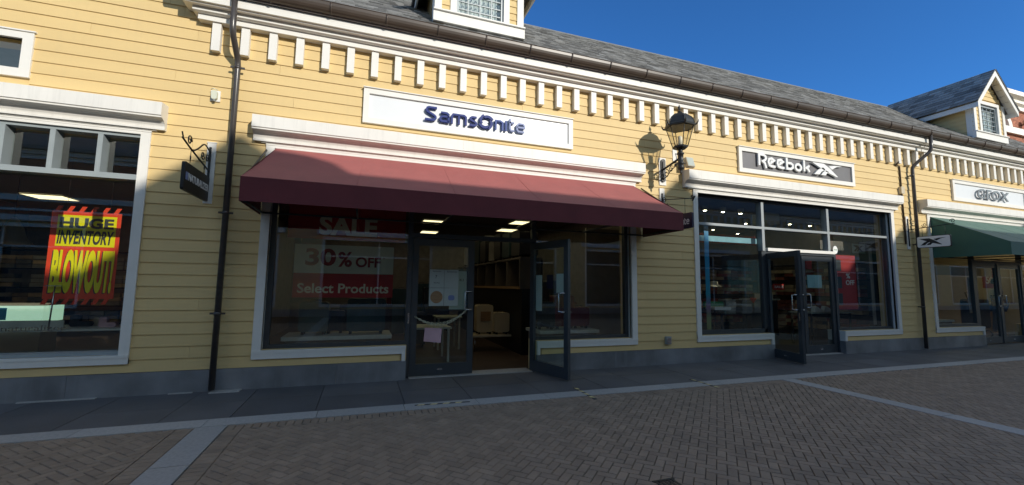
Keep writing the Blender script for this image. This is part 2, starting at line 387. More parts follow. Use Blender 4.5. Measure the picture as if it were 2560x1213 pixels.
while z < 9.2:
    z1 = z+.149; x1 = XR if z < 4.9 else -2.26
    segs = [(XL, x1)]
    for o in trims:
        if o[3] > z+.05 and o[2] < z1-.05:
            n2 = []
            for a, b in segs:
                if o[1] <= a or o[0] >= b: n2.append((a, b)); continue
                if o[0] > a: n2.append((a, o[0]))
                if o[1] < b: n2.append((o[1], b))
            segs = n2
    for a, b in segs: course(sd_, a, b, z, z1)
    z = z1
sd_.build('siding', 'siding', B)
# plinth
for a, b in ((XL, .64), (2.70, 7.89), (9.98, 15.25), (17.55, XR)):
    x = a; pl_ = MB()
    while x < b-.01:
        L = min(1.45, b-x);
        if b-(x+L) < .5: L = b-x
        pl_.box(x+.0015, x+L-.0015, -.03, .30, -.01, .27+rnd.uniform(0, .002), rnd.random()); x += L
    pl_.build('plinth', 'stone', B)

# storefront windows: one part each, with frame as its own mesh and glass, sill, trim, hood as sub-parts
def hood(x0, x1, parent, zt=3.62):
    h = MB(); pr = [(.01, zt+.02), (-.20, zt), (-.20, zt-.165), (-.185, zt-.17), (-.185, zt-.19)]
    for i in range(7):
        a = i/6*math.pi/2; pr.append((-.185+.125*math.sin(a), zt-.19-.10*(1-math.cos(a))))
    pr += [(-.070, zt-.292), (-.070, zt-.318), (.01, zt-.318)]
    xm = x0+(x1-x0)*.46
    h.exx(pr, x0, xm-.001).exx(pr, xm+.001, x1)
    i = .09
    h2 = [(.01, zt-.319), (-.045, zt-.319), (-.045, zt-.332), (.01, zt-.332)]
    h.exx(h2, x0+i, x1-i); h.build('hood', 'hood_white', parent)
def casing(x0, x1, zb, zt, parent, gaps=()):
    t = MB(); y0, y1 = -.030, .05
    t.box(x0-.105, x0, y0, y1, zb-.11, zt+.035); t.box(x1, x1+.105, y0, y1, zb-.11, zt+.035)
    t.box(x0, x1, y0-.002, y1, zt, zt+.035+.0); t.box(x0-.11, x1+.11, y0-.006, y1, zt+.035, zt+.06)
    # reveals
    t.box(x0-.02, x0+.001, .05, .22, zb, zt); t.box(x1-.001, x1+.02, .05, .22, zb, zt); t.box(x0, x1, .05, .22, zt, zt+.02)
    t.build('trim', 'white', parent)
def sill(segs, parent, ends=()):
    for a, b in segs:
        s_ = MB(); s_.exx([(.20, .492), (-.036, .486), (-.036, .445), (.20, .445)], a, b)
        s_.box(a+.004, b-.004, -.031, .15, .375, .446)
        for xe in ends:
            if a-.1 < xe < b: s_.box(xe, xe+.05, -.0305, .12, .27, .376)
        s_.build('sill', 'white', parent)
GY = .115
def pane(mb, x0, x1, z0, z1, y=GY): mb.add([(x0, y, z0), (x1, y, z0), (x1, y, z1), (x0, y, z1)], [(0, 1, 2, 3)])
def glass_panes(parent, rects, y=GY, name='pane', material='glass'):
    for r in rects:
        g = MB(); g.box(r[0], r[1], y, y+.008, r[2], r[3]);
        # keep only the outer sheet: one clean surface
        g = MB(); pane(g, *r, y); g.build(name, material, parent)
def bars(mb, rects, y0, y1):
    for r in rects: mb.box(r[0], r[1], y0, y1, r[2], r[3])

def door(parent, x0, x1, z0, z1, y, hinge='L', ang=0., label=None, plate=True):
    """single glazed leaf modelled closed, then swung about its hinge"""
    d = MB(); st = .095; bot = .17; tp = .11; t = .025
    d.box(x0, x0+st, y-t, y+t, z0, z1).box(x1-st, x1, y-t, y+t, z0, z1).box(x0+st, x1-st, y-t, y+t, z0, z0+bot).box(x0+st, x1-st, y-t, y+t, z1-tp, z1)
    hx = x0 if hinge == 'L' else x1; hp = Vector((hx, y, 0)); c, s_ = math.cos(ang), math.sin(ang)
    def tr(p): q = p-hp; return Vector((hx+c*q.x-s_*q.y, y+s_*q.x+c*q.y, p.z))
    o = d.xf(tr).build('door', 'frame_dark', parent)
    if label: o['label'] = label
    g = MB(); pane(g, x0+st, x1-st, z0+bot, z1-tp, y); g.xf(tr).build('pane', 'door_glass', o)
    xh = x1-st/2 if hinge == 'L' else x0+st/2; sg = -1 if hinge == 'L' else 1
    for ysd in (-1, 1):
        h = MB(); w_ = .10*sg; yy = y+ysd*(t+.05)
        h.tube([(xh, y+ysd*t, 1.0), (xh, yy, 1.0), (xh+w_, yy+ysd*.0, 1.0), (xh+w_, yy, 1.02), (xh+w_, yy, 1.26), (xh+w_, yy, 1.28), (xh, yy, 1.28), (xh, y+ysd*t, 1.28)], .011, 8)
        h.xf(tr).build('handle', 'steel', o)
    if plate:
        q = MB(); q.box(x0+.42, x0+.5, y-t-.003, y-t, z0+.07, z0+.095); q.xf(tr).build('maker_plate', 'steel', o)
    return o, tr
def lock(parent, tr, x, y):
    q = MB(); q.box(x-.012, x+.012, y-.03, y-.025, .80, .95); q.xf(tr).build('lock_plate', 'steel', parent)

# -- left shop window
W1 = MB(); fl = MB()
x0, x1 = -6.3, -2.745
bars(W1, [(x0, x1, .492, .53), (x0, x1, 2.645, 2.712), (x0, x0+.05, .53, 3.19), (x0, x1, 3.19, 3.23)], .0, .16)
for mx_ in (-3.182, -3.638, -4.094, -4.55, -5.006): W1.box(mx_, mx_+.052, .001, .159, 2.712, 3.19)
w1 = W1.build('shop_window', 'frame_left', B)
glass_panes(w1, [(x0, x1, .53, 2.645)]+[(a, b, 2.712, 3.19) for a, b in ((-3.13, x1), (-3.586, -3.182), (-4.042, -3.638), (-4.498, -4.094), (-4.954, -4.55), (x0, -5.006))], .14)
casing(x0, x1, .49, 3.23, w1); hood(-7, -2.49, w1)
s_ = MB(); s_.exx([(.20, .492), (-.04, .486), (-.04, .452), (.20, .452)], x0-.1, x1+.1).box(x0-.11, x1+.105, -.034, .1, .38, .4525); s_.build('sill', 'white', w1)
# -- small upper left window
u = MB(); u.box(-4.95, -3.977, -.03, .05, 4.25, 4.335).box(-4.95, -3.977, -.03, .05, 3.775, 3.877).box(-3.978, -3.877, -.0305, .05, 3.775, 4.335).box(-5.0, -4.9, -.0305, .05, 3.775, 4.335)
u.box(-5.02, -3.86, -.045, .02, 4.336, 4.352)
u = u.build('window', 'white', B); glass_panes(u, [(-4.9, -3.978, 3.877, 4.25)], .06)
# -- middle shop window (maroon awning)
W2 = MB(); a, b = -1.24, 4.53
bars(W2, [(a, a+.07, .492, 3.23), (b-.07, b, .492, 3.23), (a+.07, .62, .492, .545), (2.72, b-.07, .492, .545), (.62, .69, 0, 3.19), (2.65, 2.72, 0, 3.19), (.69, 2.65, 2.10, 2.17), (a+.07, b-.07, 3.19, 3.23)], .09, .17)
w2 = W2.build('shop_window', 'frame_dark', B)
glass_panes(w2, [(a+.07, .62, .545, 3.19), (2.72, b-.07, .545, 3.19), (.69, 2.65, 2.17, 3.19)], .13)
casing(a, b, .49, 3.23, w2); hood(-1.50, 4.74, w2); sill([(-1.345, .63), (2.71, 4.635)], w2, (.575, 2.712))
th = MB(); th.box(.69, 2.65, .02, .32, -.01, .012); th.build('threshold', 'granite', w2)
d1, t1 = door(w2, .695, 1.665, .02, 2.09, .13, 'L', 0)
lock(d1, t1, .66, .1)
AO = math.atan2(-.87, .24)      # direction of the opened right leaf from its hinge
d2, t2 = door(w2, 1.72, 2.65, .02, 2.09, .11, 'R', AO+math.pi, 'glazed door leaf standing open')
lock(d2, t2, 1.76, .11)
# -- right shop window (black sign)
W3 = MB(); a, b = 6.06, 11.82
bars(W3, [(a, a+.04, .492, 3.23), (b-.05, b, .492, 3.23), (a+.04, 7.86, .492, .575), (10.01, b-.05, .492, .545), (a+.04, b-.05, 3.19, 3.23)], .09, .18)
w3 = W3.build('shop_window', 'frame_dark', B)
m3 = MB(); bars(m3, [(7.79, 7.86, 2.17, 3.19), (9.74, 9.81, 2.17, 3.19), (a+.04, 7.79, 2.622, 2.672), (7.86, 9.74, 2.622, 2.672), (9.81, b-.05, 2.622, 2.672)], .06, .18); m3.build('mullion', 'frame_grey', w3)
m4 = MB(); bars(m4, [(7.86, 7.93, 0, 2.17), (9.94, 10.01, 0, 2.17), (7.79, 7.86, .49, 2.17), (7.93, 9.94, 2.12, 2.17)], .09, .18); m4.build('door_frame', 'frame_dark', w3)
hd = MB(); hd.box(7.93, 9.94, .055, .12, 2.171, 2.235); hd.build('door_closer_cover', 'white', w3)
glass_panes(w3, [(a+.04, 7.79, .575, 2.622), (a+.04, 7.79, 2.672, 3.19), (7.86, 9.74, 2.235, 2.622), (7.86, 9.74, 2.672, 3.19), (10.01, b-.05, .545, 2.622), (9.81, b-.05, 2.672, 3.19)], .13)
casing(a, b, .49, 3.23, w3); hood(5.72, 12.03, w3); sill([(a-.105, 7.88), (9.99, b+.105)], w3, (7.83, 9.99))
th = MB(); th.box(7.93, 9.94, .02, .32, -.01, .012); th.build('threshold', 'granite', w3)
for xa_, z0_, z1_, mt_ in ((7.886, .27, .49, 'white'), (9.972, .27, .49, 'white'), (7.886, -.01, .269, 'stone'), (9.972, -.01, .269, 'stone')):
    th = MB(); th.box(xa_, xa_+.012, -.0295, .345, z0_, z1_); th.build('jamb', mt_, w3)
d3, t3 = door(w3, 8.965, 9.935, .02, 2.115, .14, 'R', 0)
d4, t4 = door(w3, 7.94, 8.87, .02, 2.115, .12, 'L', math.atan2(-.90, -.24), 'glazed door leaf standing open')
lock(d4, t4, 8.83, .12)
# -- far right shop window (green awning)
W4 = MB(); a, b = 13.32, 18.8
bars(W4, [(a, a+.06, .492, 3.23), (b-.06, b, .492, 3.23), (a+.06, 15.2, .492, .56), (17.6, b-.06, .492, .56), (15.2, 15.3, 0, 3.19), (17.5, 17.6, 0, 3.19), (15.3, 17.5, 2.14, 2.22), (16.36, 16.43, .02, 2.14), (a+.06, b-.06, 3.19, 3.23)], .09, .17)
w4 = W4.build('shop_window', 'frame_dark', B)
glass_panes(w4, [(a+.06, 15.2, .56, 3.19), (17.6, b-.06, .56, 3.19)], .13)
casing(a, b, .49, 3.23, w4); hood(12.93, 19.0, w4); sill([(a-.105, 15.24), (17.56, b+.105)], w4, (15.19,))
door(w4, 15.30, 16.36, .02, 2.14, .13, 'L', 0); door(w4, 16.43, 17.5, .02, 2.14, .13, 'R', 0)

# -- cornice, dentils, gutter, roof
cn = MB(); XC = -2.23
for xa, xb in ((XC, 13.02), (13.05, XR)):
    ex = 0 if xa > 0 else 1
    cn.exx([(.0, 4.857), (-.115, 4.857), (-.115, 4.932), (0, 4.932)], xa-.0*ex, xb)
    cn.exx([(.0, 4.932), (-.150, 4.932), (-.176, 4.945), (-.176, 4.995), (0, 4.995)], xa-.05*ex, xb)
    cn.exx([(.0, 4.996), (-.245, 4.996), (-.25, 5.01), (-.28, 5.015), (-.28, 5.135), (-.30, 5.14), (-.30, 5.155), (0, 5.155)], xa-.14*ex, xb)
cn.build('cornice', 'white', B)
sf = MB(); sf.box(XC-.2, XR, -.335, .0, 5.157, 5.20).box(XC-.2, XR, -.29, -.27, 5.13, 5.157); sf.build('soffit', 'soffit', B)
dm = MB(); dm.box(0, .100, -.088, .0, 4.466, 4.8565); dme = dm.mesh('dentil', 'white')
for i in range(67):
    o = bpy.data.objects.new('dentil', dme); COL.objects.link(o); o.parent = B; o.location = (-2.068+.339*i, -.0008, 0)
gt = MB(); cyg, czg, rg = -.350, 5.272, .072; prof = []
for i in range(11): a = math.pi*i/10; prof.append((cyg-rg*math.cos(a), czg-rg*1.75*math.sin(a)))
prof = [(cyg-rg-.008, czg+.012)]+prof+[(cyg+rg, czg+.03)]+[(cyg+rg-.006, czg+.03)]+[(y*1+0, z_+.006) for y, z_ in [(cyg+(p[0]-cyg)*.94, czg+(p[1]-czg)*.94) for p in prof[::-1]]]
gt.exx(prof, XC-.25, XR); gu = gt.build('gutter', 'gutter', B)
bk = MB(); bk.tube([(0, cyg-(rg+.004)*math.cos(math.pi*i/8), czg-(rg*1.75+.004)*math.sin(math.pi*i/8)) for i in range(9)], .013, 6); bme = bk.mesh('gutter_bracket', 'gutter')
for i in range(31):
    o = bpy.data.objects.new('gutter_bracket', bme); COL.objects.link(o); o.parent = gu; o.location = (-2.1+.75*i, 0, 0)
E0 = Vector((-.345, 5.30)); E1 = Vector((2.2, 7.42)); RD = (E1-E0).normalized(); RN = Vector((-RD.y, RD.x))
def shingles(mb, x0, x1, e0, e1, dirx=True, ex=.14, tab=.30):
    n = int((e1-e0).length/ex)+1; d = (e1-e0).normalized(); nn = Vector((-d.y, d.x))
    for r in range(n):
        a = e0+d*ex*r; b = e0+d*min(ex*(r+1)+.02, (e1-e0).length); x = x0-rnd.uniform(0, tab)
        while x < x1:
            wd = tab*rnd.uniform(.35, 1.0); xa, xb = max(x, x0), min(x+wd-.004, x1); x += wd
            if xb-xa < .01: continue
            t = rnd.random(); h = .012+rnd.uniform(0, .006); p0 = a+nn*h; p1 = b+nn*.002
            mb.add([(xa, p0.x, p0.y), (xb, p0.x, p0.y), (xb, p1.x, p1.y), (xa, p1.x, p1.y), (xa, a.x, a.y), (xb, a.x, a.y)], [(0, 1, 2, 3), (4, 5, 1, 0)], t)
rf = MB(); shingles(rf, XC-.1, XR, E0, E1)
rf.exx([(E0.x, E0.y-.02), (E0.x, E0.y), (E1.x, E1.y), (5.0, 5.2), (5.0, 5.1)], XC-.1, XR, .3)
ro = rf.build('roof', 'roof', B)
fa = MB(); fa.box(XC-.12, XR, E0.x-.012, E0.x+.0, E0.y-.02, E0.y+.012); fa.build('drip_edge', 'gutter', ro)
rc = MB(); rc.exx([(E1.x-.12, E1.y-.085), (E1.x, E1.y+.028), (E1.x+.12, E1.y-.085)], XC-.1, XR, .4); rc.build('ridge_cap', 'roof', ro)

# rear and side walls close the building
ow = MB(); ow.box(XL, XL+.2, .35, 9, 0, 5.1).box(XR-.2, XR, .35, 9, 0, 5.1).box(XL, XR, 9, 9.2, 0, 5.1); ow.build('outer_wall', 'siding', B)
ow = MB(); ow.box(XL, -2.26, .35, 9, 5.12, 5.3); ow.build('upper_floor', 'room_dark', B)
def roofz(y): return E0.y+(y-E0.x)*(E1.y-E0.y)/(E1.x-E0.x)
def dormer(xc, wtot=1.48):
    x0, x1 = xc-wtot/2, xc+wtot/2; yf = -.10; zb = 5.72; ze = 6.5; zp = ze+.98; ov = .22
    wn = (xc-.40, xc+.40, 5.73, 6.52)
    D = MB()
    # face: siding around the window; cheeks
    z = 5.73
    while z < 7.2:
        hw = wtot/2-.10 if z < ze else max(0, (zp-.16-z)*.95)
        hw = min(hw, wtot/2-.10)
        if z < 6.6:
            if hw > .5: course(D, xc-hw, xc-.5, z, z+.12, yf); course(D, xc+.5, xc+hw, z, z+.12, yf)
        elif hw > .05: course(D, xc-hw, xc+hw, z, z+.12, yf)
        z += .12
    # solid body behind: cheeks as lapped boards following the roof
    for sx in (x0, x1):
        z = 5.5
        while z < ze:
            yr = (z+.06-E0.y)/((E1.y-E0.y)/(E1.x-E0.x))+E0.x+.05
            if yr > yf+.1:
                s1 = -1 if sx == x0 else 1
                D.add([(sx+s1*.014, yf, z), (sx+s1*.014, yr, z), (sx, yr, z+.124), (sx, yf, z+.124)], [(0, 3, 2, 1) if s1 < 0 else (0, 1, 2, 3)])
            z += .12
    D.box(x0+.02, xc-.44, yf+.012, yf+.06, 5.5, ze).box(xc+.44, x1-.02, yf+.012, yf+.06, 5.5, ze)
    D.exy([(x0+.02, ze), (xc-.44, ze), (xc-.44, 6.54), (xc+.44, 6.54), (xc+.44, ze), (x1-.02, ze), (xc, zp-.16)], yf+.012, yf+.05)
    D.box(x0+.02, x0+.06, yf+.05, 1.1, 5.5, ze+.1).box(x1-.06, x1-.02, yf+.05, 1.1, 5.5, ze+.1)
    d = D.build('dormer', 'siding', B)
    T = MB(); T.box(x0-.012, x0+.10, yf-.03, yf+.02, 5.72, ze+.12).box(x1-.10, x1+.012, yf-.03, yf+.02, 5.72, ze+.12)
    T.box(x0-.025, x0+.005, yf+.02, yf+.14, 5.58, ze+.1).box(x1-.005, x1+.025, yf+.02, yf+.14, 5.58, ze+.1)
    T.box(xc-.50, xc-.40, yf-.028, yf+.03, 5.73, 6.54).box(xc+.40, xc+.50, yf-.028, yf+.03, 5.73, 6.54).box(xc-.5, xc+.5, yf-.03, yf+.03, 6.54, 6.63)
    # bargeboards
    for s1 in (-1, 1):
        a = Vector((xc+s1*(wtot/2+.24), ze-.07)); p = Vector((xc, zp)); n_ = Vector((0, -.17))
        T.exy([tuple(a), tuple(p), tuple(p+n_), tuple(a+n_*.8)], yf-ov, yf-ov+.03)
        xe = xc+s1*(wtot/2+.20); T.box(min(xe, xe+s1*.03), max(xe, xe+s1*.03), yf-ov+.03, 1.55, ze-.20, ze-.07)
    T.build('dormer_trim', 'white', d)
    K = MB(); K.exx([(yf-.045, 5.535), (yf-.045, 5.70), (yf-.075, 5.705), (yf-.075, 5.728), (yf+.05, 5.728), (yf+.05, 5.535)], x0-.03, x1+.03); K.build('dormer_sill', 'white', d)
    # soffit under the overhang, roof slopes
    Rr = MB(); yb = 2.2
    for s1 in (-1, 1):
        e = Vector((xc+s1*(wtot/2+.26), ze-.06)); p = Vector((xc, zp+.01)); dd = (p-e).normalized(); nn = Vector((-dd.y*s1*-1, dd.x*s1*-1)); nn = Vector((s1*dd.y*1, abs(dd.x)))
        nn = Vector((s1*abs(dd.y), abs(dd.x))); L = (p-e).length; r = int(L/.14)+1
        q = [e, p, p+nn*.02, e+nn*.02]
        v = [(c_[0], yf-ov-.015, c_[1]) for c_ in q]+[(c_[0], yb, c_[1]) for c_ in q]
        Rr.add(v, [(0, 1, 2, 3), (7, 6, 5, 4), (0, 4, 5, 1), (2, 6, 7, 3), (3, 7, 4, 0)], .25)
        for k_ in range(r):
            a = e+dd*.14*k_; b = e+dd*min(.14*(k_+1)+.02, L); y = yf-ov-.02-rnd.uniform(0, .2)
            while y < yb:
                wd = .3*rnd.uniform(.4, 1); ya, yb2 = max(y, yf-ov-.02), min(y+wd-.004, yb); y += wd
                if yb2-ya < .01: continue
                p0 = a+nn*.034; p1 = b+nn*.022; v = [(p0.x, ya, p0.y), (p0.x, yb2, p0.y), (p1.x, yb2, p1.y), (p1.x, ya, p1.y), (a.x, ya, a.y), (a.x, yb2, a.y)]
                Rr.add(v, [(0, 1, 2, 3) if s1 > 0 else (3, 2, 1, 0), (4, 5, 1, 0)], rnd.random())
    Rr.build('dormer_roof', 'roof', d)
    S = MB()
    for s1 in (-1, 1):
        e = Vector((xc+s1*(wtot/2+.22), ze-.085)); p = Vector((xc, zp-.03)); n_ = 7
        for i in range(n_):
            a = e.lerp(p, i/n_); b = e.lerp(p, (i+1)/n_-.012)
            S.exy([(a.x, a.y), (b.x, b.y), (b.x, b.y+.012), (a.x, a.y+.012)], yf-ov+.032, yf-.02)
    S.build('dormer_soffit', 'white', d)
    F = MB(); g = .015
    F.box(wn[0], wn[0]+.04, yf+.01, yf+.06, wn[2], wn[3]).box(wn[1]-.04, wn[1], yf+.01, yf+.06, wn[2], wn[3]).box(wn[0], wn[1], yf+.0105, yf+.0605, wn[2], wn[2]+.04).box(wn[0], wn[1], yf+.0105, yf+.0605, wn[3]-.04, wn[3])
    for i in range(1, 4): x = wn[0]+(.8)*i/4; F.box(x-g/2, x+g/2, yf+.025, yf+.045, wn[2], wn[3])
    for i in range(1, 6): z = wn[2]+(wn[3]-wn[2])*i/6; F.box(wn[0], wn[1], yf+.026, yf+.046, z-g/2, z+g/2)
    F.build('window_frame', 'frame_grey', d)
    gp = MB(); pane(gp, *wn, yf+.052); gp.build('window_pane', 'glass', d)
    Cn = MB(); n_ = 60; vv = []
    for i in range(n_+1): x = wn[0]+.8*i/n_; yy = yf+.12+.028*math.sin(i*1.15)+.01*math.sin(i*2.7); vv += [(x, yy, wn[2]), (x, yy, wn[3])]
    Cn.add(vv, [(2*i, 2*i+2, 2*i+3, 2*i+1) for i in range(n_)], smooth=True); Cn.build('curtain', 'curtain', d)
dormer(1.62); dormer(16.22)

# -- downpipes (parts of the building)
def pipe(path, wall_clips, r=.037):
    p = MB(); p.tube(path, r, 14); o = p.build('downpipe', 'pipe', B)
    for z_, x_ in wall_clips: c = MB(); c.lathe([(r+.006, z_-.02), (r+.006, z_+.02)], x_, path[-1][1], 14).box(x_-.085, x_+.085, path[-1][1]-.008, path[-1][1]+.008, z_-.012, z_+.012).box(x_-.012, x_+.012, path[-1][1], .0, z_-.012, z_+.012); c.build('pipe_clip', 'pipe', o)
    return o
def bend(pts, n=5, r=.12):
    out = [Vector(pts[0])]
    for i in range(1, len(pts)-1):
        p = Vector(pts[i]); a = Vector(pts[i-1]); b = Vector(pts[i+1]); u_ = (a-p).normalized()*r; v_ = (b-p).normalized()*r
        for k_ in range(n+1): t = k_/n; out.append((p+u_)*(1-t)**2+2*p*t*(1-t)+(p+v_)*t*t)
    return out+[Vector(pts[-1])]
pipe(bend([(-1.765, -.35, 5.16), (-1.765, -.33, 4.64), (-1.738, -.095, 4.36), (-1.738, -.095, .03)], r=.09), [(4.27, -1.738), (2.28, -1.738), (.98, -1.738)])
pipe(bend([(12.95, -.36, 5.18), (12.95, -.35, 4.80), (12.64, -.10, 4.42), (12.62, -.095, .03)], r=.09), [(4.2, 12.62), (2.5, 12.62), (1.0, 12.62)])

# ------------------------------------------------------------------ rooms behind the glass (parts of the building)
def room(x0, x1, wall='room_dark', ceil=3.3, depth=8.4, ft='room_floor', cm='room_ceiling'):
    f = MB(); f.box(x0, x1, .345, depth, -.02, .006); f.build('interior_floor', ft, B)
    c = MB(); c.box(x0, x1, .345, depth, ceil, ceil+.05); c.build('interior_ceiling', cm, B)
    q = MB(); q.box(x0, x0+.08, .345, depth, .006, ceil).box(x1-.08, x1, .345, depth, .006, ceil).box(x0+.08, x1-.08, depth-.05, depth, .006, ceil); q.build('interior_wall', wall, B)
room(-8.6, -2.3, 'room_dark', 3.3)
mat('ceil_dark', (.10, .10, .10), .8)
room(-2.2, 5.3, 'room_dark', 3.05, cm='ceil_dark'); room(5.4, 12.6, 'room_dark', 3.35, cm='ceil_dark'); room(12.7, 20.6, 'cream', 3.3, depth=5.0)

def ceiling_light(x, y, z, wx, wy, label, group='lit ceiling panels in the shops'):
    t = thing('ceiling_light', label, 'ceiling light', (x, y, z), group)
    a = MB(); a.box(-wx/2, wx/2, -wy/2, wy/2, -.012, 0); a.build('diffuser', 'lit_panel', t)
    b = MB(); e = .02
    b.box(-wx/2-e, wx/2+e, -wy/2-e, -wy/2, -.02, 0).box(-wx/2-e, wx/2+e, wy/2, wy/2+e, -.02, 0).box(-wx/2-e, -wx/2, -wy/2, wy/2, -.02, 0).box(wx/2, wx/2+e, -wy/2, wy/2, -.02, 0); b.build('frame', 'white', t)
for x, y, l in ((1.65, 4.7, 'lit ceiling panel seen above the closed glass door'), (3.86, 3.9, 'lit ceiling panel seen above the open doorway, larger of the pair'), (4.0, 5.5, 'lit ceiling panel just behind and left of the larger one over the doorway'),
                (4.1, 7.6, 'farthest lit ceiling panel over the open doorway'), (1.9, 7.0, 'lit ceiling panel deep in the shop behind the closed door'), (-.3, 4.6, 'lit ceiling panel above the sale banners'), (-.2, 7.2, 'deepest lit ceiling panel behind the sale banners')):
    ceiling_light(x, y, 3.045, .5, .6, l)
for x, l in ((.9, 'added fill light panel above the closed door, hidden by the awning'), (2.5, 'added fill light panel above the open doorway, hidden by the awning'), (4.1, 'added fill light panel above the right window, hidden by the awning')): ceiling_light(x, 1.7, 3.045, .6, .6, l)  # extra unseen panels, added only to brighten the middle shop interior
ceiling_light(-6.95, 6.2, 3.295, .75, .65, 'lit ceiling panel in the left shop above the yellow and red poster')
ceiling_light(-4.0, 6.8, 3.295, .6, .6, 'lit ceiling panel in the left shop right of the poster')
def spot(x, y, z, label):
    t = thing('ceiling_spotlight', label, 'spotlight', (x, y, z), 'spotlights in the black sign shop')
    a = MB(); a.lathe([(.07, 0), (.07, -.10), (.055, -.12)], 0, 0, 14); a.build('housing', 'white', t)
    b = MB(); b.lathe([(.036, -.121), (.036, -.126)], 0, 0, 14); b.build('lens', 'lit_spot', t)
for i, (x, y, l) in enumerate(((7.6, 1.4, 'leftmost of the three round ceiling spotlights in the top left pane'), (8.15, 1.4, 'middle of the three round ceiling spotlights in the top left pane'), (8.7, 1.4, 'right of the three round ceiling spotlights in the top left pane'),
                             (10.4, 4.0, 'round spotlight low behind the top bar of the left window'), (13.05-1.2, 4.4, 'round spotlight over the red wall panel'), (12.2, 2.2, 'round spotlight in the top right pane'), (11.4, 2.2, 'second round spotlight in the top right pane'), (9.0, 3.2, 'round spotlight deep behind the middle top pane'), (7.0, 2.6, 'round spotlight deep behind the left top pane'), (10.2, 2.6, 'round spotlight before the shoe box wall'), (11.6, 3.3, 'round spotlight at the back corner of the shoe box walls'))):
    spot(x, y, 3.34, l)
c = MB(); c.box(9.3, 9.75, 1.2, 1.6, 3.0, 3.26); c.box(9.32, 9.73, 1.19, 1.2, 3.01, 3.04)
t = thing('ceiling_speaker', 'grey box unit hanging from the ceiling in the top middle pane', 'ceiling unit', (9.52, 1.4, 3.35)); o = c.build('housing', 'paper_grey', t); r_ = MB(); r_.box(9.5, 9.54, 1.38, 1.42, 3.26, 3.35); o2 = r_.build('rod', 'steel', t); setorigin(t)

# ---- left shop contents
HY = 1.36
hb = thing('hanging_poster', 'red and yellow HUGE INVENTORY BLOWOUT poster hanging in the left shop window', 'poster', (-3.85, HY, 1.10))
q = MB()
def slashes(mb, x0, x1, zb, zt, n, skip=()):
    for i in range(n):
        if i in skip: continue
        a = x0+(x1-x0-.1)*i/(n-1); mb.exy([(a, zb), (a+.055, zb), (a+.095, zt), (a+.04, zt)], HY, HY+.004)
q.box(-4.262, -3.459, HY, HY+.004, 1.11, 2.37); slashes(q, -4.24, -3.46, 2.37, 2.45, 6); slashes(q, -4.28, -3.5, 1.03, 1.11, 7); q.build('board', 'orange_red', hb)
q = MB(); q.box(-4.19, -3.51, HY-.003, HY, 1.865, 2.318); q.build('yellow_field', 'yellow', hb)
text('lettering', 'HUGE', (-4.165, -3.54, 2.13, 2.285), HY-.003, .003, 'ink', hb, bold=.045)
text('lettering', 'INVENTORY', (-4.175, -3.525, 1.895, 2.10), HY-.003, .003, 'ink', hb, bold=.03, shear=.15)
def fan(s):
    def f(p): return Vector((p.x, p.y+s, p.z+.03*math.sin((p.x+4.2)*8)))
    return f
text('lettering_shadow', 'BLOWOUT!', (-4.215, -3.50, 1.16, 1.79), HY-.001, .002, 'ink', hb, bold=.05, shear=.12, fn=lambda p: p+Vector((-.004, 0, .018)))
text('lettering', 'BLOWOUT!', (-4.205, -3.49, 1.19, 1.82), HY-.003, .004, 'yellow', hb, bold=.052, shear=.12)
for xx in (-4.1, -3.6): q = MB(); q.tube([(xx, HY, 2.37), (xx, HY, 3.3)], .002, 4); q.build('hanging_string', 'steel', hb)
setorigin(hb)
def table(x0, x1, y0, y1, h, label, top='table', leg='table', th_=.03, group=None):
    t = thing('display_table', label, 'table', ((x0+x1)/2, (y0+y1)/2, .006), group)
    a = MB(); a.box(x0, x1, y0, y1, h-th_, h); a.build('table_top', top, t)
    for xx in (x0+.05, x1-.05):
        for yy in (y0+.05, y1-.05): l_ = MB(); l_.box(xx-.018, xx+.018, yy-.018, yy+.018, .006, h-th_); l_.build('leg', leg, t)
    setorigin(t); return t
table(-5.6, -3.2, 1.5, 2.3, .67, 'long low pale table under the hanging poster in the left shop')
t = thing('counter', 'white counter with front glowing as if sunlit at the left edge of the left shop window', 'counter', (-4.8, 2.6, .006))
q = MB(); q.box(-5.9, -4.84, 2.5, 3.0, .70, .96); q.build('sun_glow_front', 'sunlit_glow', t); q = MB(); q.box(-5.9, -4.83, 2.48, 3.02, .962, .985).box(-5.88, -4.87, 2.55, 2.95, .006, .698); q.build('counter_body', 'cream', t)
q = MB(); q.box(-5.42, -5.28, 2.49, 2.497, .74, .93); q.build('blue_label', 'teal_label', t); setorigin(t)
q = MB(); q.box(-4.75, -4.05, 1.48, 1.5, .69, .80)
o = tag(q.build('shop_nameplate', 'table'), 'pale block with the shop name on the low table in the left shop', 'nameplate')
text('lettering', 'naturalizer', (-4.72, -4.02, .655, .735), 1.478, .003, 'steel', o)
t = thing('sign_stand', 'thin metal pole stand on the table in front of the poster', 'stand', (-4.10, 1.3, .68)); q = MB(); q.tube([(-4.12, 1.30, .67), (-4.10, 1.3, 1.29)], .009, 6); q.build('pole', 'steel', t); q = MB(); q.box(-4.2, -4.03, 1.28, 1.32, 1.29, 1.30).box(-4.2, -4.04, 1.24, 1.36, .672, .684); q.build('plate', 'steel', t); setorigin(t)
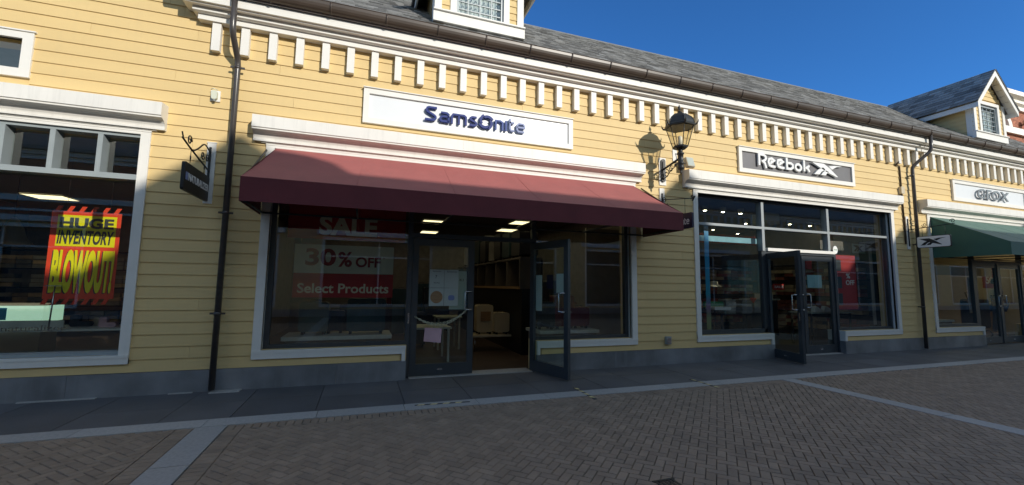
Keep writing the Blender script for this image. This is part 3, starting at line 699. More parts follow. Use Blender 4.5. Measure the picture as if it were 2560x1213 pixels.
for x, y, s1, mt_, lb in ((-4.05, 1.9, .14, 'case_black', 'dark boot on the low table left of the pole'), (-3.65, 1.75, .12, 'pink', 'pinkish shoe on the low table below the poster'), (-3.4, 1.9, .16, 'case_black', 'black handbag on the right end of the low table'), (-3.85, 2.0, .1, 'cream', 'cream shoe at the middle of the low table')):
    q = MB(); q.rbox(x-s1*.9, x+s1*.9, y-.05, y+.05, .672, .672+s1*.6, s1*.28).rbox(x-s1*.9, x-s1*.1, y-.04, y+.04, .70, .672+s1*1.3, s1*.2); tag(q.build('shoe', mt_), lb, 'shoe')
for i, (x, y, lb) in enumerate(((-5.75, 3.2, 'white bell pendant lamp seen left of the poster'), (-4.05, 4.0, 'white bell pendant lamp behind the poster right edge'))):
    t = thing('pendant_lamp', lb, 'pendant lamp', (x, y, 1.98)); q = MB(); q.lathe([(.26, 0), (.245, .04), (.17, .12), (.13, .28), (.06, .42), (.03, .46)], 0, 0, 20); q.build('shade', 'cream', t); q = MB(); q.tube([(0, 0, .46), (0, 0, 1.31)], .006, 5); q.build('cord', 'ink', t)
q = thing('shelf_unit', 'dark wall shelving with shoe boxes at the right back of the left shop', 'shelving', (-3.5, 5, .006))
a = MB()
for z in (.4, .85, 1.3, 1.75): a.box(-4.4, -2.5, 6.2, 6.6, z, z+.03)
for xx in (-4.4, -3.45, -2.53): a.box(xx, xx+.03, 6.2, 6.6, .006, 2.0)
a.build('shelf_frame', 'room_wall', q)
for i in range(14): x = -4.3+.26*(i % 7); z = (.88, 1.33)[i//7]; b_ = MB(); b_.box(x, x+.2, 6.22, 6.5, z, z+rnd.uniform(.1, .22), rnd.random()); b_.build('shoe_box', rnd.choice(['box_red', 'box_tan', 'cloth']), q)
setorigin(q)
t = thing('clothes_rail', 'thin steel rail frame at the right side of the left shop window', 'rail', (-2.95, 1.0, .006))
q = MB(); q.tube(bend([(-2.95, .9, .01), (-2.95, .9, 1.32), (-2.6, .9, 1.32), (-2.6, .9, .01)], r=.1), .014, 8); q.build('tube_frame', 'steel', t); q = MB(); q.box(-2.98, -2.57, .87, .93, .007, .02); q.build('foot', 'steel', t); setorigin(t)
q = MB(); q.box(-5.4, -4.9, 3.9, 3.95, 1.3, 1.9); tag(q.build('wall_poster', 'banner_red'), 'dull red poster at the left edge behind the white counter', 'poster')

# ---- middle shop contents
def banner(x0, x1, z0, z1, y, m_, label, words, wm, box, bold=.02, extra=()):
    t = thing('sale_banner', label, 'banner', ((x0+x1)/2, y, z0)); q = MB(); q.box(x0, x1, y, y+.006, z0, z1); q.build('panel', m_, t)
    text('lettering', words, box, y, .003, wm, t, bold=bold)
    for e in extra: text('lettering', *e, y, .003, wm, t, bold=bold)
    for xx in (x0+.08, x1-.08): q = MB(); q.tube([(xx, y+.003, z1), (xx, y+.003, 3.04)], .002, 4); q.build('hanging_string', 'steel', t)
    setorigin(t)
banner(-1.08, .60, 2.04, 2.56, .40, 'banner_red', 'dark red banner reading SALE under the maroon awning', 'SALE', 'banner_text', (-.66, .17, 2.10, 2.40), .04)
banner(-.97, .433, 1.53, 1.955, .41, 'banner_white', 'pale banner reading 30% OFF in the window under the maroon awning', '30', 'ink_red', (-.823, -.405, 1.64, 1.90), .03, (('%', (-.377, -.177, 1.63, 1.86)), ('OFF', (-.125, .24, 1.63, 1.79)), ('*', (.275, .305, 1.75, 1.79))))
banner(-.97, .439, 1.17, 1.527, .42, 'banner_red', 'dark red banner reading Select Products below the pale one', 'Select Products', 'banner_text', (-.91, .375, 1.235, 1.38), .02)
def plinth_board(x0, x1, y0, y1, z1, label):
    t = thing('display_plinth', label, 'display plinth', ((x0+x1)/2, (y0+y1)/2, .006)); q = MB(); q.box(x0, x1, y0, y1, z1-.055, z1); q.build('top_board', 'table', t); q = MB(); q.box(x0+.04, x1-.04, y0+.04, y1-.04, .006, z1-.056); q.build('plinth_body', 'room_dark', t); setorigin(t)
plinth_board(-1.10, .46, .55, 1.25, .585, 'low white window plinth with suitcases below the Select Products banner')
plinth_board(3.0, 4.20, .55, 1.25, .585, 'low white window plinth behind the opened door')
def suitcase(x, y, z, w_, h, d, m_, label, rot=0., group=None):
    t = thing('suitcase', label, 'suitcase', (x, y, z), group); t.rotation_euler = (0, 0, rot)
    b_ = MB(); b_.rbox(-w_/2, w_/2, -d/2, d/2, .045, h, min(.05, w_*.15))
    n_ = int(w_/.055)
    for i in range(1, n_): xx = -w_/2+w_*i/n_; b_.box(xx-.008, xx+.008, -d/2-.006, -d/2, .09, h-.05)
    b_.build('shell', m_, t)
    h_ = MB(); h_.tube([(-.07, 0, h), (-.07, 0, h+.03), (.07, 0, h+.03), (.07, 0, h)], .008, 6); h_.build('handle', 'case_black', t)
    for sx in (-1, 1): wl = MB(); wl.box(sx*(w_/2-.06)-.02, sx*(w_/2-.06)+.02, -d/2+.01, -d/2+.06, 0, .045).box(sx*(w_/2-.06)-.02, sx*(w_/2-.06)+.02, d/2-.06, d/2-.01, 0, .045); wl.build('wheel', 'black', t)
    return t
suitcase(.07, .85, .586, .58, .56, .26, 'case_teal', 'large dark teal suitcase on the window plinth under the Select Products banner', 0)
suitcase(-.70, .9, .586, .42, .50, .24, 'case_green', 'grey green suitcase on the left of the window plinth', 0)
suitcase(-.40, 1.0, .586, .30, .36, .2, 'case_black', 'small black suitcase between the two on the left window plinth', 0)
suitcase(3.22, .9, .586, .36, .50, .24, 'case_black', 'black suitcase seen through the opened door glass')
suitcase(3.62, .95, .586, .40, .62, .26, 'case_red', 'tall dark red suitcase on the right window plinth')
suitcase(3.98, .95, .586, .34, .40, .24, 'case_red', 'short dark red suitcase at the right end of the window plinth')
suitcase(2.50, 2.5, .34, .36, .62, .24, 'cream', 'taller cream suitcase standing on the bench in the doorway')
suitcase(2.85, 2.4, .34, .34, .46, .24, 'cream', 'shorter cream suitcase standing on the bench in the doorway')
q = MB(); q.box(2.40, 2.62, 2.365, 2.375, .62, .82); tag(q.build('price_card', 'wood'), 'brown card hanging on the taller cream suitcase', 'card')
t = thing('bench', 'low cream bench carrying two cream suitcases in the doorway', 'bench', (2.65, 2.5, .006)); q = MB(); q.box(2.2, 3.1, 2.2, 2.8, .30, .339); q.build('bench_top', 'cream', t)
for xx in (2.25, 3.05):
    for yy in (2.25, 2.75): q = MB(); q.tube([(xx, yy, .006), (xx, yy, .30)], .010, 6); q.build('leg', 'steel', t)
setorigin(t)
table(.85, 1.55, 1.2, 1.9, .62, 'white table behind the closed glass door with chain')
table(1.5, 2.05, 2.6, 3.2, .70, 'second pale table deeper behind the closed glass door')
suitcase(1.15, 3.4, .006, .45, .75, .28, 'case_black', 'black suitcase on the floor behind the closed glass door')
suitcase(.35, 3.0, .006, .5, .95, .3, 'case_black', 'tall black suitcase at the right end behind the sale banners')
suitcase(1.8, 5.2, .006, .5, 1.3, .3, 'case_black', 'tallest black suitcase far behind the closed glass door')
t = thing('shelf_unit', 'long dark wall shelving with open cubbies on the right of the open doorway', 'shelving', (3.3, 4, .006))
q = MB(); q.box(3.0, 3.5, 1.6, 7.6, 1.93, 1.97).box(3.0, 3.5, 1.6, 7.6, 1.32, 1.36); q.build('shelf_board', 'shelf_dark', t)
q = MB(); q.box(2.985, 3.0, 1.6, 7.6, 1.31, 1.365); q.build('shelf_edge', 'wood', t)
for i in range(8): q = MB(); q.box(3.0, 3.46, 1.62+.84*i, 1.66+.84*i, 1.36, 1.93); q.build('divider', 'shelf_dark', t)
q = MB(); q.box(3.04, 3.5, 1.6, 7.6, .006, 1.32).box(3.46, 3.5, 1.6, 7.6, 1.36, 1.93); q.build('base_cabinet', 'black', t); setorigin(t)
for i in range(8):
    suitcase(3.24, 2.0+.66*i, 1.971, .52, .55+.05*(i % 3), .42 if i != 3 else .3, ('case_black', 'case_teal', 'case_black', 'cloth')[i % 4], ('nearest', 'second', 'third', 'fourth', 'fifth', 'sixth', 'seventh', 'farthest')[i]+' suitcase in the row on top of the long wall shelving', R_(90), 'suitcases on the wall shelving')
for i in range(3):
    suitcase(.2+.8*i, 7.6, .006, .55, 1.0+.2*i, .3, ('case_black', 'case_red', 'case_teal')[i], ('black', 'dark red', 'teal')[i]+' tall suitcase against the back wall of the luggage shop', 0, 'suitcases at the back wall')
q = MB(); q.box(4.35, 5.15, 1.3, 1.34, .006, 2.6); tag(q.build('partition_panel', 'room_wall'), 'pale brown partition panel behind the right window of the luggage shop', 'panel')

for i, (x, y, z_, w_, h, m_, lb) in enumerate(((-.9, 3.0, .006, .5, .8, 'case_red', 'dark red suitcase on the floor behind the left end of the sale banners'), (-.2, 3.4, .006, .5, .95, 'case_black', 'black suitcase on the floor behind the 30% banner'), (1.0, 5.6, .006, .5, 1.25, 'case_teal', 'teal suitcase far behind the papers on the closed door'), (2.2, 6.4, .006, .55, 1.1, 'case_black', 'black suitcase at the far end of the doorway aisle'), (3.95, 1.55, .006, .5, 1.05, 'case_red', 'large dark red suitcase behind the right window plinth'), (4.15, 2.3, .006, .55, 1.5, 'case_black', 'tall black suitcase behind the dark red ones in the right window'))): suitcase(x, y, z_, w_, h, .3, m_, lb)
# notices on the doors
def notice(x0, x1, z0, z1, y, m_, label, lines=(), tr=None, wm='ink', nm='notice'):
    q = MB(); q.box(x0, x1, y-.002, y, z0, z1)
    if tr: q.xf(tr)
    o = tag(q.build(nm, m_), label, 'notice')
    for body, bx in lines: text('lettering', body, bx, y-.003 if True else y, .001, wm, o, fn=tr)
    return o
PY = .125
notice(.965, 1.19, 1.335, 1.615, PY, 'paper_grey', 'top left paper of the four on the closed door with a 7', (('7', (1.05, 1.08, 1.48, 1.53)), ('Samsonite', (1.01, 1.14, 1.58, 1.60)), ('PEOPLE', (1.03, 1.12, 1.40, 1.42))))
notice(1.195, 1.415, 1.335, 1.615, PY, 'paper_grey', 'top right paper of the four on the closed door', (('Samsonite', (1.23, 1.39, 1.575, 1.60)),))
o = notice(.965, 1.19, 1.055, 1.33, PY, 'paper_grey', 'lower left paper of the four with an orange disc')
q = MB(); q.xf(lambda p: p); pts = [(1.078+.095*math.cos(a*math.pi/12), 1.19+.095*math.sin(a*math.pi/12)) for a in range(24)]; q.exy(pts, PY-.004, PY-.002); q.build('disc', 'wood', o)
o = notice(1.195, 1.415, 1.055, 1.33, PY, 'paper_grey', 'lower right paper of the four with a pale blue mask picture')
q = MB(); q.rbox(1.26, 1.36, PY-.004, PY-.002, 1.14, 1.22, .03); q.build('mask_picture', 'pale_blue', o)
t = thing('framed_notice', 'black framed poster reading KI partly behind the four papers', 'notice', (1.5, .14, 1.03)); q = MB(); q.box(1.28, 1.56, .136, .142, 1.0, 1.62); q.build('sheet', 'paper_grey', t)
q = MB(); q.box(1.1, 1.56, .1345, .1435, .985, 1.0).box(1.55, 1.565, .1345, .1435, 1.0, 1.6).box(1.40, 1.565, .1345, .1435, 1.6, 1.615); q.build('frame', 'ink', t); text('lettering', 'KI', (1.44, 1.50, 1.44, 1.48), .135, .002, 'ink', t); setorigin(t)
# chain with a note
t = thing('chain', 'pale plastic chain looped across the closed glass door', 'chain', (1.15, .08, .74)); q = MB(); n_ = 26; pa = []
for i in range(n_+1): u_ = i/n_; pa.append(Vector((.755+.80*u_, .075, .90+.10*u_-.62*u_*(1-u_))))
for i in range(n_):
    a, b_ = pa[i], pa[i+1]; mid = (a+b_)/2; d = (b_-a).normalized(); s2 = Vector((0, 1, 0)) if i % 2 else d.cross(Vector((0, 1, 0)))
    q.tube([mid+d*.023*math.cos(k*math.pi/4)+s2*.010*math.sin(k*math.pi/4) for k in range(8)], .0042, 5, closed=True)
q.build('links', 'chain', t)
q = MB(); 
for i in range(n_):
    a, b_ = pa[i]+Vector((0, 0, -.035+.07*abs(i/n_-.5))), pa[i+1]+Vector((0, 0, -.035+.07*abs(i/n_-.5))); mid = (a+b_)/2; d = (b_-a).normalized(); s2 = Vector((0, 1, 0)) if i % 2 else d.cross(Vector((0, 1, 0)))
    q.tube([mid+d*.023*math.cos(k*math.pi/4)+s2*.010*math.sin(k*math.pi/4) for k in range(8)], .0042, 5, closed=True)
q.build('second_strand', 'chain', t); setorigin(t)
q = MB(); q.exy([(.91, .735), (1.165, .715), (1.155, .50), (.895, .53)], .068, .070); tag(q.build('paper_note', 'pink'), 'pink paper sheet hanging from the chain on the closed door', 'note')
notice(2.20, 2.40, .98, 1.56, .083, 'paper', 'long white paper on the opened door glass', (('Samsonite', (2.23, 2.37, 1.50, 1.53)),), lambda p: t2(Vector((p.x+.2, p.y, p.z))))
notice(1.98, 2.17, 1.28, 1.575, .083, 'paper', 'white paper next to the handle on the opened door glass', (('1', (2.06, 2.08, 1.44, 1.49)),), lambda p: t2(Vector((p.x-.13, p.y, p.z))))
o = notice(2.00, 2.16, 1.34, 1.56, .083, 'navy', 'small navy and yellow sticker between the papers on the opened door', (), lambda p: t2(Vector((p.x+.12, p.y, p.z))))
q = MB(); q.exy([(2.20+.06*math.cos(a*math.pi/8), 1.47+.06*math.sin(a*math.pi/8)) for a in range(16)], .0795, .0808); q.xf(t2).build('yellow_disc', 'tape_yellow', o)

# ---- maroon awning
def awning(xa, xb, xta, xtb, zt, zf, zv, out, m_top, m_val, label, endpanels=True):
    t = thing('awning', label, 'awning', ((xa+xb)/2, -out/2, zv))
    c = MB(); nx, ny = 48, 8
    for j in range(ny+1):
        v_ = j/ny; y = -.035-(out-.035)*v_; z = zt+(zf-zt)*v_-.018*math.sin(math.pi*v_)
        l = xta+(xa-xta)*v_; r = xtb+(xb-xtb)*v_
        for i in range(nx+1): c.v.append((l+(r-l)*i/nx, y, z-.004*math.sin(math.pi*v_)*(1-abs(math.cos(i*math.pi/12)))))
    c.t = [.5]*len(c.v); c.f = [(j*(nx+1)+i, (j+1)*(nx+1)+i, (j+1)*(nx+1)+i+1, j*(nx+1)+i+1) for j in range(ny) for i in range(nx)]; c.sm = [True]*len(c.f)
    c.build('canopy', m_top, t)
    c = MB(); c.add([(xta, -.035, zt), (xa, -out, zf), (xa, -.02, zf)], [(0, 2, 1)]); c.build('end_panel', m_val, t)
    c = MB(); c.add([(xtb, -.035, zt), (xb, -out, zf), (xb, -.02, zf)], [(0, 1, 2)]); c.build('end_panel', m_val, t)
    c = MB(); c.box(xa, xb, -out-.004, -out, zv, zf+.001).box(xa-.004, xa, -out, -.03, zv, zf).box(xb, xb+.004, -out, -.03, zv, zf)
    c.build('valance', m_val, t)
    c = MB(); r = .014
    for x in [xa+.02+(xb-xa-.04)*i/5 for i in range(6)]: c.tube([(x, -.04, zt-.04-(0.0)), (x, -out+.03, zf-.03)], r, 6); c.tube([(x, -.04, zv+.03), (x, -out+.03, zv+.03)], r, 6)
    for y, z in ((-out+.02, zv+.03), (-out+.02, zf-.03), (-.04, zv+.03), (-.04, zf-.0), (-out*.5, (zt+zf)/2-.04)): c.tube([(xa+.02, y, z), (xb-.02, y, z)], r, 6)
    c.build('awning_frame', 'iron', t)
    nse = 5
    for i in range(1, nse):
        u_ = i/nse; p = []
        for k_ in range(7):
            v_ = k_/6; l = xta+(xa-xta)*v_; r_e = xtb+(xb-xtb)*v_; p.append((l+(r_e-l)*u_, -.035-(out-.035)*v_, zt+(zf-zt)*v_-.018*math.sin(math.pi*v_)-.001))
        c = MB(); c.tube(p, .0025, 5); c.build('seam', m_top, t)
    setorigin(t); return t
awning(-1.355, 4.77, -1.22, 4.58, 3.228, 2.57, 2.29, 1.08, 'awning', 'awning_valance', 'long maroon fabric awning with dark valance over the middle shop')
awning(13.33, 19.0, 13.34, 18.9, 3.225, 2.49, 2.20, 1.38, 'awning_green', 'awning_green', 'dark green fabric awning over the far right shop')

# ------------------------------------------------------------------ fascia signs
def sign_panel(x0, x1, z0, z1, bw, label, inner='panel_white', y=0.):
    t = thing('fascia_sign', label, 'shop sign', ((x0+x1)/2, 0, z0)); f = MB(); yf = y-.055
    f.box(x0, x1, yf, -.012, z1-bw, z1).box(x0, x1, yf, -.012, z0, z0+bw).box(x0, x0+bw, yf, -.012, z0+bw, z1-bw).box(x1-bw, x1, yf, -.012, z0+bw, z1-bw)
    f.box(x0-.008, x1+.008, yf-.02, -.012, z1, z1+.012)
    f.build('frame', 'white', t); p = MB(); p.box(x0+bw, x1-bw, -.025, -.012, z0+bw, z1-bw); p.build('panel', inner, t); return t
def arc(cx_, cz_, rx, rz, a0, a1, n=10): return [(cx_+rx*math.cos(R_(a0+(a1-a0)*i/n)), cz_+rz*math.sin(R_(a0+(a1-a0)*i/n))) for i in range(n+1)]
def sams_letters(u, Z0, H, y0, y1, wd):
    """returns meshes of the rounded wordmark; u(x) maps 0..1 along the word"""
    def box(a, b): return a, b
    out = []
    def S(x0, x1, h):
        r = h*.22
        return [[(x1, Z0+h-wd/2), (x0+r*.9, Z0+h-wd/2)]+[(x0+wd/2+r*.5*(1-math.cos(t_)), Z0+h-r*.5-wd/2*0-r*.7*math.sin(t_)) for t_ in (0.2, .6, 1.2)]+[(x1-r*.8, Z0+h*.47)]+[(x1-wd/2, Z0+h*.36), (x1-wd/2, Z0+h*.18), (x1-r*.9, Z0+wd/2)]+[(x0, Z0+wd/2)]]
    return S
sg = sign_panel(-.12, 3.345, 3.76, 4.295, .082, 'long white framed sign with blue rounded lettering over the maroon awning')
def glyphs(defs, y0, y1, wd):
    mb = MB()
    for pts, cl in defs: mb.ribbon(pts, wd, y0, y1, cl)
    return mb
def word_sams(x0, zb, H, wd):
    """(letters S a m s), (n i), (t e) as stroke lists; x0 left edge, H cap height; proportions of the real wordmark"""
    s = H/.235; X = lambda v: x0+(v-.77)*s; Zz = lambda v: zb+(v-3.915)*s
    q = lambda L: [(X(a), Zz(b)) for a, b in L]
    xh = 4.075
    g1 = [(q([(.965, 4.128), (.84, 4.128), (.815, 4.115), (.805, 4.085), (.82, 4.06), (.85, 4.045), (.92, 4.01), (.945, 3.99), (.95, 3.965), (.935, 3.943), (.91, 3.932), (.785, 3.932)]), 0),
          (q([(1.03, 4.07), (1.12, 4.07), (1.15, 4.05), (1.15, 3.915)]), 0), (q([(1.15, 4.01), (1.06, 4.01), (1.025, 3.99), (1.02, 3.96), (1.04, 3.935), (1.15, 3.935)]), 0),
          (q([(1.205, 3.915), (1.205, 4.04), (1.225, 4.068), (1.40, 4.068), (1.43, 4.045), (1.43, 3.915)]), 0), (q([(1.318, 4.06), (1.318, 3.915)]), 0),
          (q([(1.605, 4.068), (1.53, 4.068), (1.505, 4.05), (1.51, 4.02), (1.59, 3.985), (1.605, 3.955), (1.58, 3.933), (1.49, 3.933)]), 0)]
    g2 = [(q([(1.93, 3.915), (1.93, 4.068), (2.01, 4.068), (2.045, 4.045), (2.045, 3.915)]), 0), (q([(2.105, 3.915), (2.105, 4.085)]), 0)]
    g3 = [(q([(2.175, 4.13), (2.175, 3.96), (2.195, 3.933), (2.25, 3.933)]), 0), (q([(2.155, 4.068), (2.25, 4.068)]), 0),
          (q([(2.30, 4.005), (2.43, 4.005), (2.425, 4.045), (2.40, 4.068), (2.33, 4.068), (2.30, 4.04), (2.298, 3.965), (2.32, 3.933), (2.43, 3.933)]), 0)]
    cx_, cz_, r = X(1.765), Zz(4.02), .098*s
    g4 = []
    for k_ in range(4):
        a0 = 90*k_+20
        g4.append(([(cx_+(r*(1.16-.34*(i/8)))*math.cos(R_(a0+i*12)), cz_+(r*(1.16-.34*(i/8)))*math.sin(R_(a0+i*12))) for i in range(9)], 0))
    return g1, g2, g3, g4, s
g1, g2, g3, g4, _ = word_sams(.77, 3.915, .235, .036)
for g, mt_, wd in ((g1, 'blue', .031), (g2, 'mid_blue', .027), (g3, 'pale_blue', .027), (g4, 'blue', .042)):
    o = glyphs(g, -.080, -.045, wd).build('lettering' if g is not g4 else 'emblem', mt_, sg)
setorigin(sg)
# black sign
rb = sign_panel(7.125, 10.595, 3.755, 4.285, .085, 'white framed grey sign with white block letters and crossed stripe emblem', 'sign_grey')
def reebok_word(x0, zb, s, y0, y1, parent, mt_='sign_white'):
    X = lambda v: x0+(v-7.605)*s; Zz = lambda v: zb+(v-3.915)*s; q = lambda L: [(X(a), Zz(b)) for a, b in L]; wd = .050*s
    L = [(q([(7.645, 3.925), (7.645, 4.16), (7.77, 4.16), (7.825, 4.13), (7.835, 4.09), (7.81, 4.05), (7.745, 4.02), (7.80, 3.985), (7.835, 3.88)]), 0)]
    for ox in (0, .255): L.append((q([(7.99+ox, 4.06), (7.965+ox, 4.0), (8.065+ox, 4.065), (8.00+ox, 4.105), (7.92+ox, 4.085), (7.90+ox, 4.02), (7.93+ox, 3.955), (8.00+ox, 3.935), (8.095+ox, 3.935)]), 0))
    L.append((q([(8.43, 4.17), (8.43, 3.935), (8.54, 3.935), (8.60, 3.97), (8.60, 4.03), (8.55, 4.06), (8.46, 4.06)]), 0))
    L.append((q(arc(8.765, 3.995, .085, .068, 0, 330, 12)), 1))
    L.append((q([(8.945, 4.17), (8.945, 3.925)]), 0)); L.append((q([(9.09, 4.075), (9.08, 4.045), (9.0, 4.01), (9.06, 3.985), (9.10, 3.925)]), 0))
    return glyphs(L, y0, y1, wd).build('lettering', mt_, parent)
VEC = [[(9.188, 4.168), (9.553, 4.168), (9.739, 4.072), (9.982, 3.907), (9.946, 3.900), (9.614, 3.992)], [(9.707, 4.126), (9.9, 4.158), (10.145, 4.164), (9.95, 4.13), (9.807, 4.061)],
       [(9.512, 4.081), (9.365, 4.015), (9.232, 3.906), (9.398, 3.912), (9.461, 3.977), (9.588, 4.041)], [(9.603, 4.022), (9.51, 3.97), (9.447, 3.906), (9.59, 3.908), (9.630, 3.955), (9.696, 3.992)]]
def vector(fn, y0, y1, name, mt_, parent, post=None):
    mb = MB()
    for pl in VEC: mb.exy([fn(*p) for p in pl], y0, y1)
    if post: mb.xf(post)
    return mb.build(name, mt_, parent)
reebok_word(7.605, 3.925, 1., -.080, -.045, rb); vector(lambda a, b: (a, b), -.085, -.045, 'emblem', 'sign_white', rb); setorigin(rb)
gx = sign_panel(14.36, 17.85, 3.735, 4.285, .085, 'white framed sign with grey metallic GEOX letters over the green awning')
text('lettering', 'GEOX', (15.37, 16.88, 3.87, 4.13), -.065, .022, 'letter_grey', gx, bold=.015, shear=.15); setorigin(gx)

# ------------------------------------------------------------------ hanging blade signs
def scroll_arm(mb, X, z, y0, y1):
    mb.tube([(X, y0, z-.02), (X, (y0+y1)/2, z+.05), (X, y1, z+.02)], .012, 6)
def spiral(mb, X, cy_, cz_, r0, turns=1.4, r=.007, sgn=1, a0=0):
    mb.tube([(X, cy_+r0*(1-i/26)*math.cos(a0+sgn*turns*2*math.pi*i/22), cz_+r0*(1-i/26)*math.sin(a0+sgn*turns*2*math.pi*i/22)) for i in range(22)], r, 6)
nb = thing('hanging_sign', 'black blade sign reading NATURALIZER on a scrolled iron bracket', 'hanging sign', (-2.0, -.05, 2.42))
q = MB(); q.box(-2.025, -1.925, -.028, -.005, 2.40, 3.21).box(-2.03, -1.92, -.034, -.005, 3.21, 3.222); q.build('backboard', 'white', nb)
q = MB(); X = -1.985
q.box(X-.012, X+.012, -.045, -.028, 2.47, 3.15)
q.tube(bend([(X, -.04, 2.83), (X, -.35, 2.88), (X, -.70, 2.94), (X, -.93, 2.99)], r=.08), .011, 6)
q.tube(bend([(X, -.04, 3.08), (X, -.25, 3.14), (X, -.45, 3.00), (X, -.60, 2.93)], r=.1), .010, 6)
spiral(q, X, -.72, 3.02, .065, sgn=1); spiral(q, X, -.28, 2.97, .06, sgn=-1); spiral(q, X, -.12, 2.97, .06, sgn=1)
q.tube([(X, -.90, 2.985), (X, -.95, 3.05)], .008, 5)
q.build('bracket', 'iron', nb)
q = MB()
for y in (-.66, -.20): q.tube([(X, y, 2.76), (X, y, 2.93 if y < -.5 else 2.87)], .004, 5); q.tube([(X, y+.012*math.cos(k*math.pi/4), 2.83+.03*math.sin(k*math.pi/4)) for k in range(8)], .004, 5, closed=True)
q.build('hanger', 'iron', nb)
def xz2yz(X_): return lambda p: Vector((X_+p.y, p.x, p.z))
q = MB(); q.rbox(-.84, -.03, -.016, .016, 2.42, 2.745, .025); q.xf(xz2yz(X)).build('board', 'black', nb)
text('lettering', 'NATURALIZER', (.0, 1., 0, 1), 0, .003, 'sign_white', nb, bold=.03, fn=lambda p: Vector((X+.0165-p.y, -.72+.67*p.x, 2.545+.09*p.z)))
q = MB(); q.box(0, .003, -.80, -.735, 2.545, 2.635); q.xf(lambda p: p+Vector((X+.016, 0, 0))).build('emblem', 'pale_blue', nb)
setorigin(nb)
sh = thing('hanging_sign', 'navy blade sign mostly hidden behind the maroon awning end, letters te showing', 'hanging sign', (5.22, -.05, 2.4))
q = MB(); q.box(5.17, 5.28, -.028, -.005, 2.42, 3.24); q.build('backboard', 'white', sh)
X = 5.22; q = MB(); q.tube([(X, -.03, 3.02), (X, -.82, 2.90)], .009, 6); q.tube([(X, -.80, 2.86), (X, -.86, 2.93)], .013, 6); q.box(X-.012, X+.012, -.045, -.028, 2.80, 3.14); spiral(q, X, -.09, 3.0, .06); spiral(q, X, -.80, 2.93, .03); q.build('bracket', 'iron', sh)
q = MB(); 
for y in (-.62, -.18): q.tube([(X, y, 2.66), (X, y, 2.94)], .004, 5)
q.build('hanger', 'iron', sh)
q = MB(); q.rbox(-.80, -.06, -.02, .02, 2.40, 2.665, .02); q.xf(xz2yz(X)).build('board', 'navy', sh)
# word on the west face reads towards the wall-side viewer: far end of the blade carries the last letters
a1, a2, a3, a4, s_ = word_sams(.77, 3.915, .10, .016)
for g, wd in ((a1, .016), (a2, .014), (a3, .016), (a4, .026)):
    mb = glyphs(g, 0, .003, wd); mb.xf(lambda p: Vector((X-.0235+p.y, -.08-(p.x-.77)*.92, 2.47+(p.z-3.915)*1.2))).build('lettering', 'sign_white', sh)
setorigin(sh)
vh = thing('hanging_sign', 'white blade sign with black crossed stripe emblem beside the right downpipe', 'hanging sign', (12.45, -.05, 2.4))
X = 12.42; q = MB(); q.box(12.37, 12.47, -.028, -.005, 2.38, 3.18); q.build('backboard', 'white', vh)
q = MB(); q.box(X-.012, X+.012, -.045, -.028, 2.45, 3.12); q.tube([(X, -.04, 2.85), (X, -.9, 2.90)], .010, 6); spiral(q, X, -.14, 2.98, .07); spiral(q, X, -.86, 2.96, .05); spiral(q, X, -.35, 2.93, .05, sgn=-1); q.build('bracket', 'iron', vh)
q = MB()
for y in (-.72, -.30): q.tube([(X, y, 2.64), (X, y, 2.88)], .004, 5)
q.build('hanger', 'iron', vh)
q = MB(); q.rbox(-.80, -.20, -.02, .02, 2.40, 2.65, .03); q.xf(xz2yz(X)).build('board', 'sign_white', vh)
q = MB(); q.rbox(-.813, -.187, -.016, .016, 2.387, 2.663, .035); q.xf(xz2yz(X+.004)).build('rim', 'black', vh)
mb = MB()
for pl in VEC: mb.exy([((a-9.188)/.957, (b-3.9)/.268) for a, b in pl], 0, .003)
mb.xf(lambda p: Vector((X-.0235+p.y, -.24-p.x*.50, 2.445+p.z*.16))).build('emblem', 'black', vh); setorigin(vh)

# ------------------------------------------------------------------ wall lantern
LX, LY = 5.235, -.53
wl = thing('wall_lantern', 'black iron wall lantern with glass panes on a scrolled arm beside the maroon awning', 'wall lantern', (5.25, 0, 3.32))
q = MB(); q.box(5.175, 5.325, -.026, -.003, 3.30, 3.83); q.build('backboard', 'white', wl)
q = MB(); q.rbox(5.205, 5.295, -.055, -.026, 3.36, 3.80, .042).rbox(5.225, 5.275, -.075, -.055, 3.40, 3.76, .024); q.build('wall_plate', 'iron', wl)
q = MB(); q.tube([(5.25, -.06, 3.60), (LX, LY, 3.69)], .020, 8); q.build('arm', 'iron', wl)
q = MB()
for cy_, cz_, r0, sg_, a0 in ((-.14, 3.50, .075, 1, 1.5), (-.27, 3.55, .06, -1, 2), (-.38, 3.60, .045, 1, 1)): q.tube([(5.245, cy_+r0*(1-i/26)*math.cos(a0+sg_*2.6*math.pi*i/22), cz_+r0*(1-i/26)*math.sin(a0+sg_*2.6*math.pi*i/22)) for i in range(22)], .008, 6)
q.tube([(5.245, -.06, 3.42), (5.245, -.16, 3.44), (5.245, -.24, 3.52), (5.245, -.35, 3.56), (5.245, -.42, 3.63)], .009, 6); q.build('scrollwork', 'iron', wl)
q = MB(); q.lathe([(.003, 3.385), (.022, 3.43), (.012, 3.45), (.05, 3.475), (.055, 3.52), (.048, 3.56), (.062, 3.575), (.062, 3.60), (.048, 3.61), (.048, 3.74), (.062, 3.75), (.062, 3.77), (.04, 3.79), (.035, 3.84), (.05, 3.85)], LX, LY, 16); q.build('post', 'iron', wl)
def hexr(r, z, k, off_=0.): a = R_(60*k+8); return Vector((LX+r*math.cos(a), LY+r*math.sin(a), z))
q = MB()
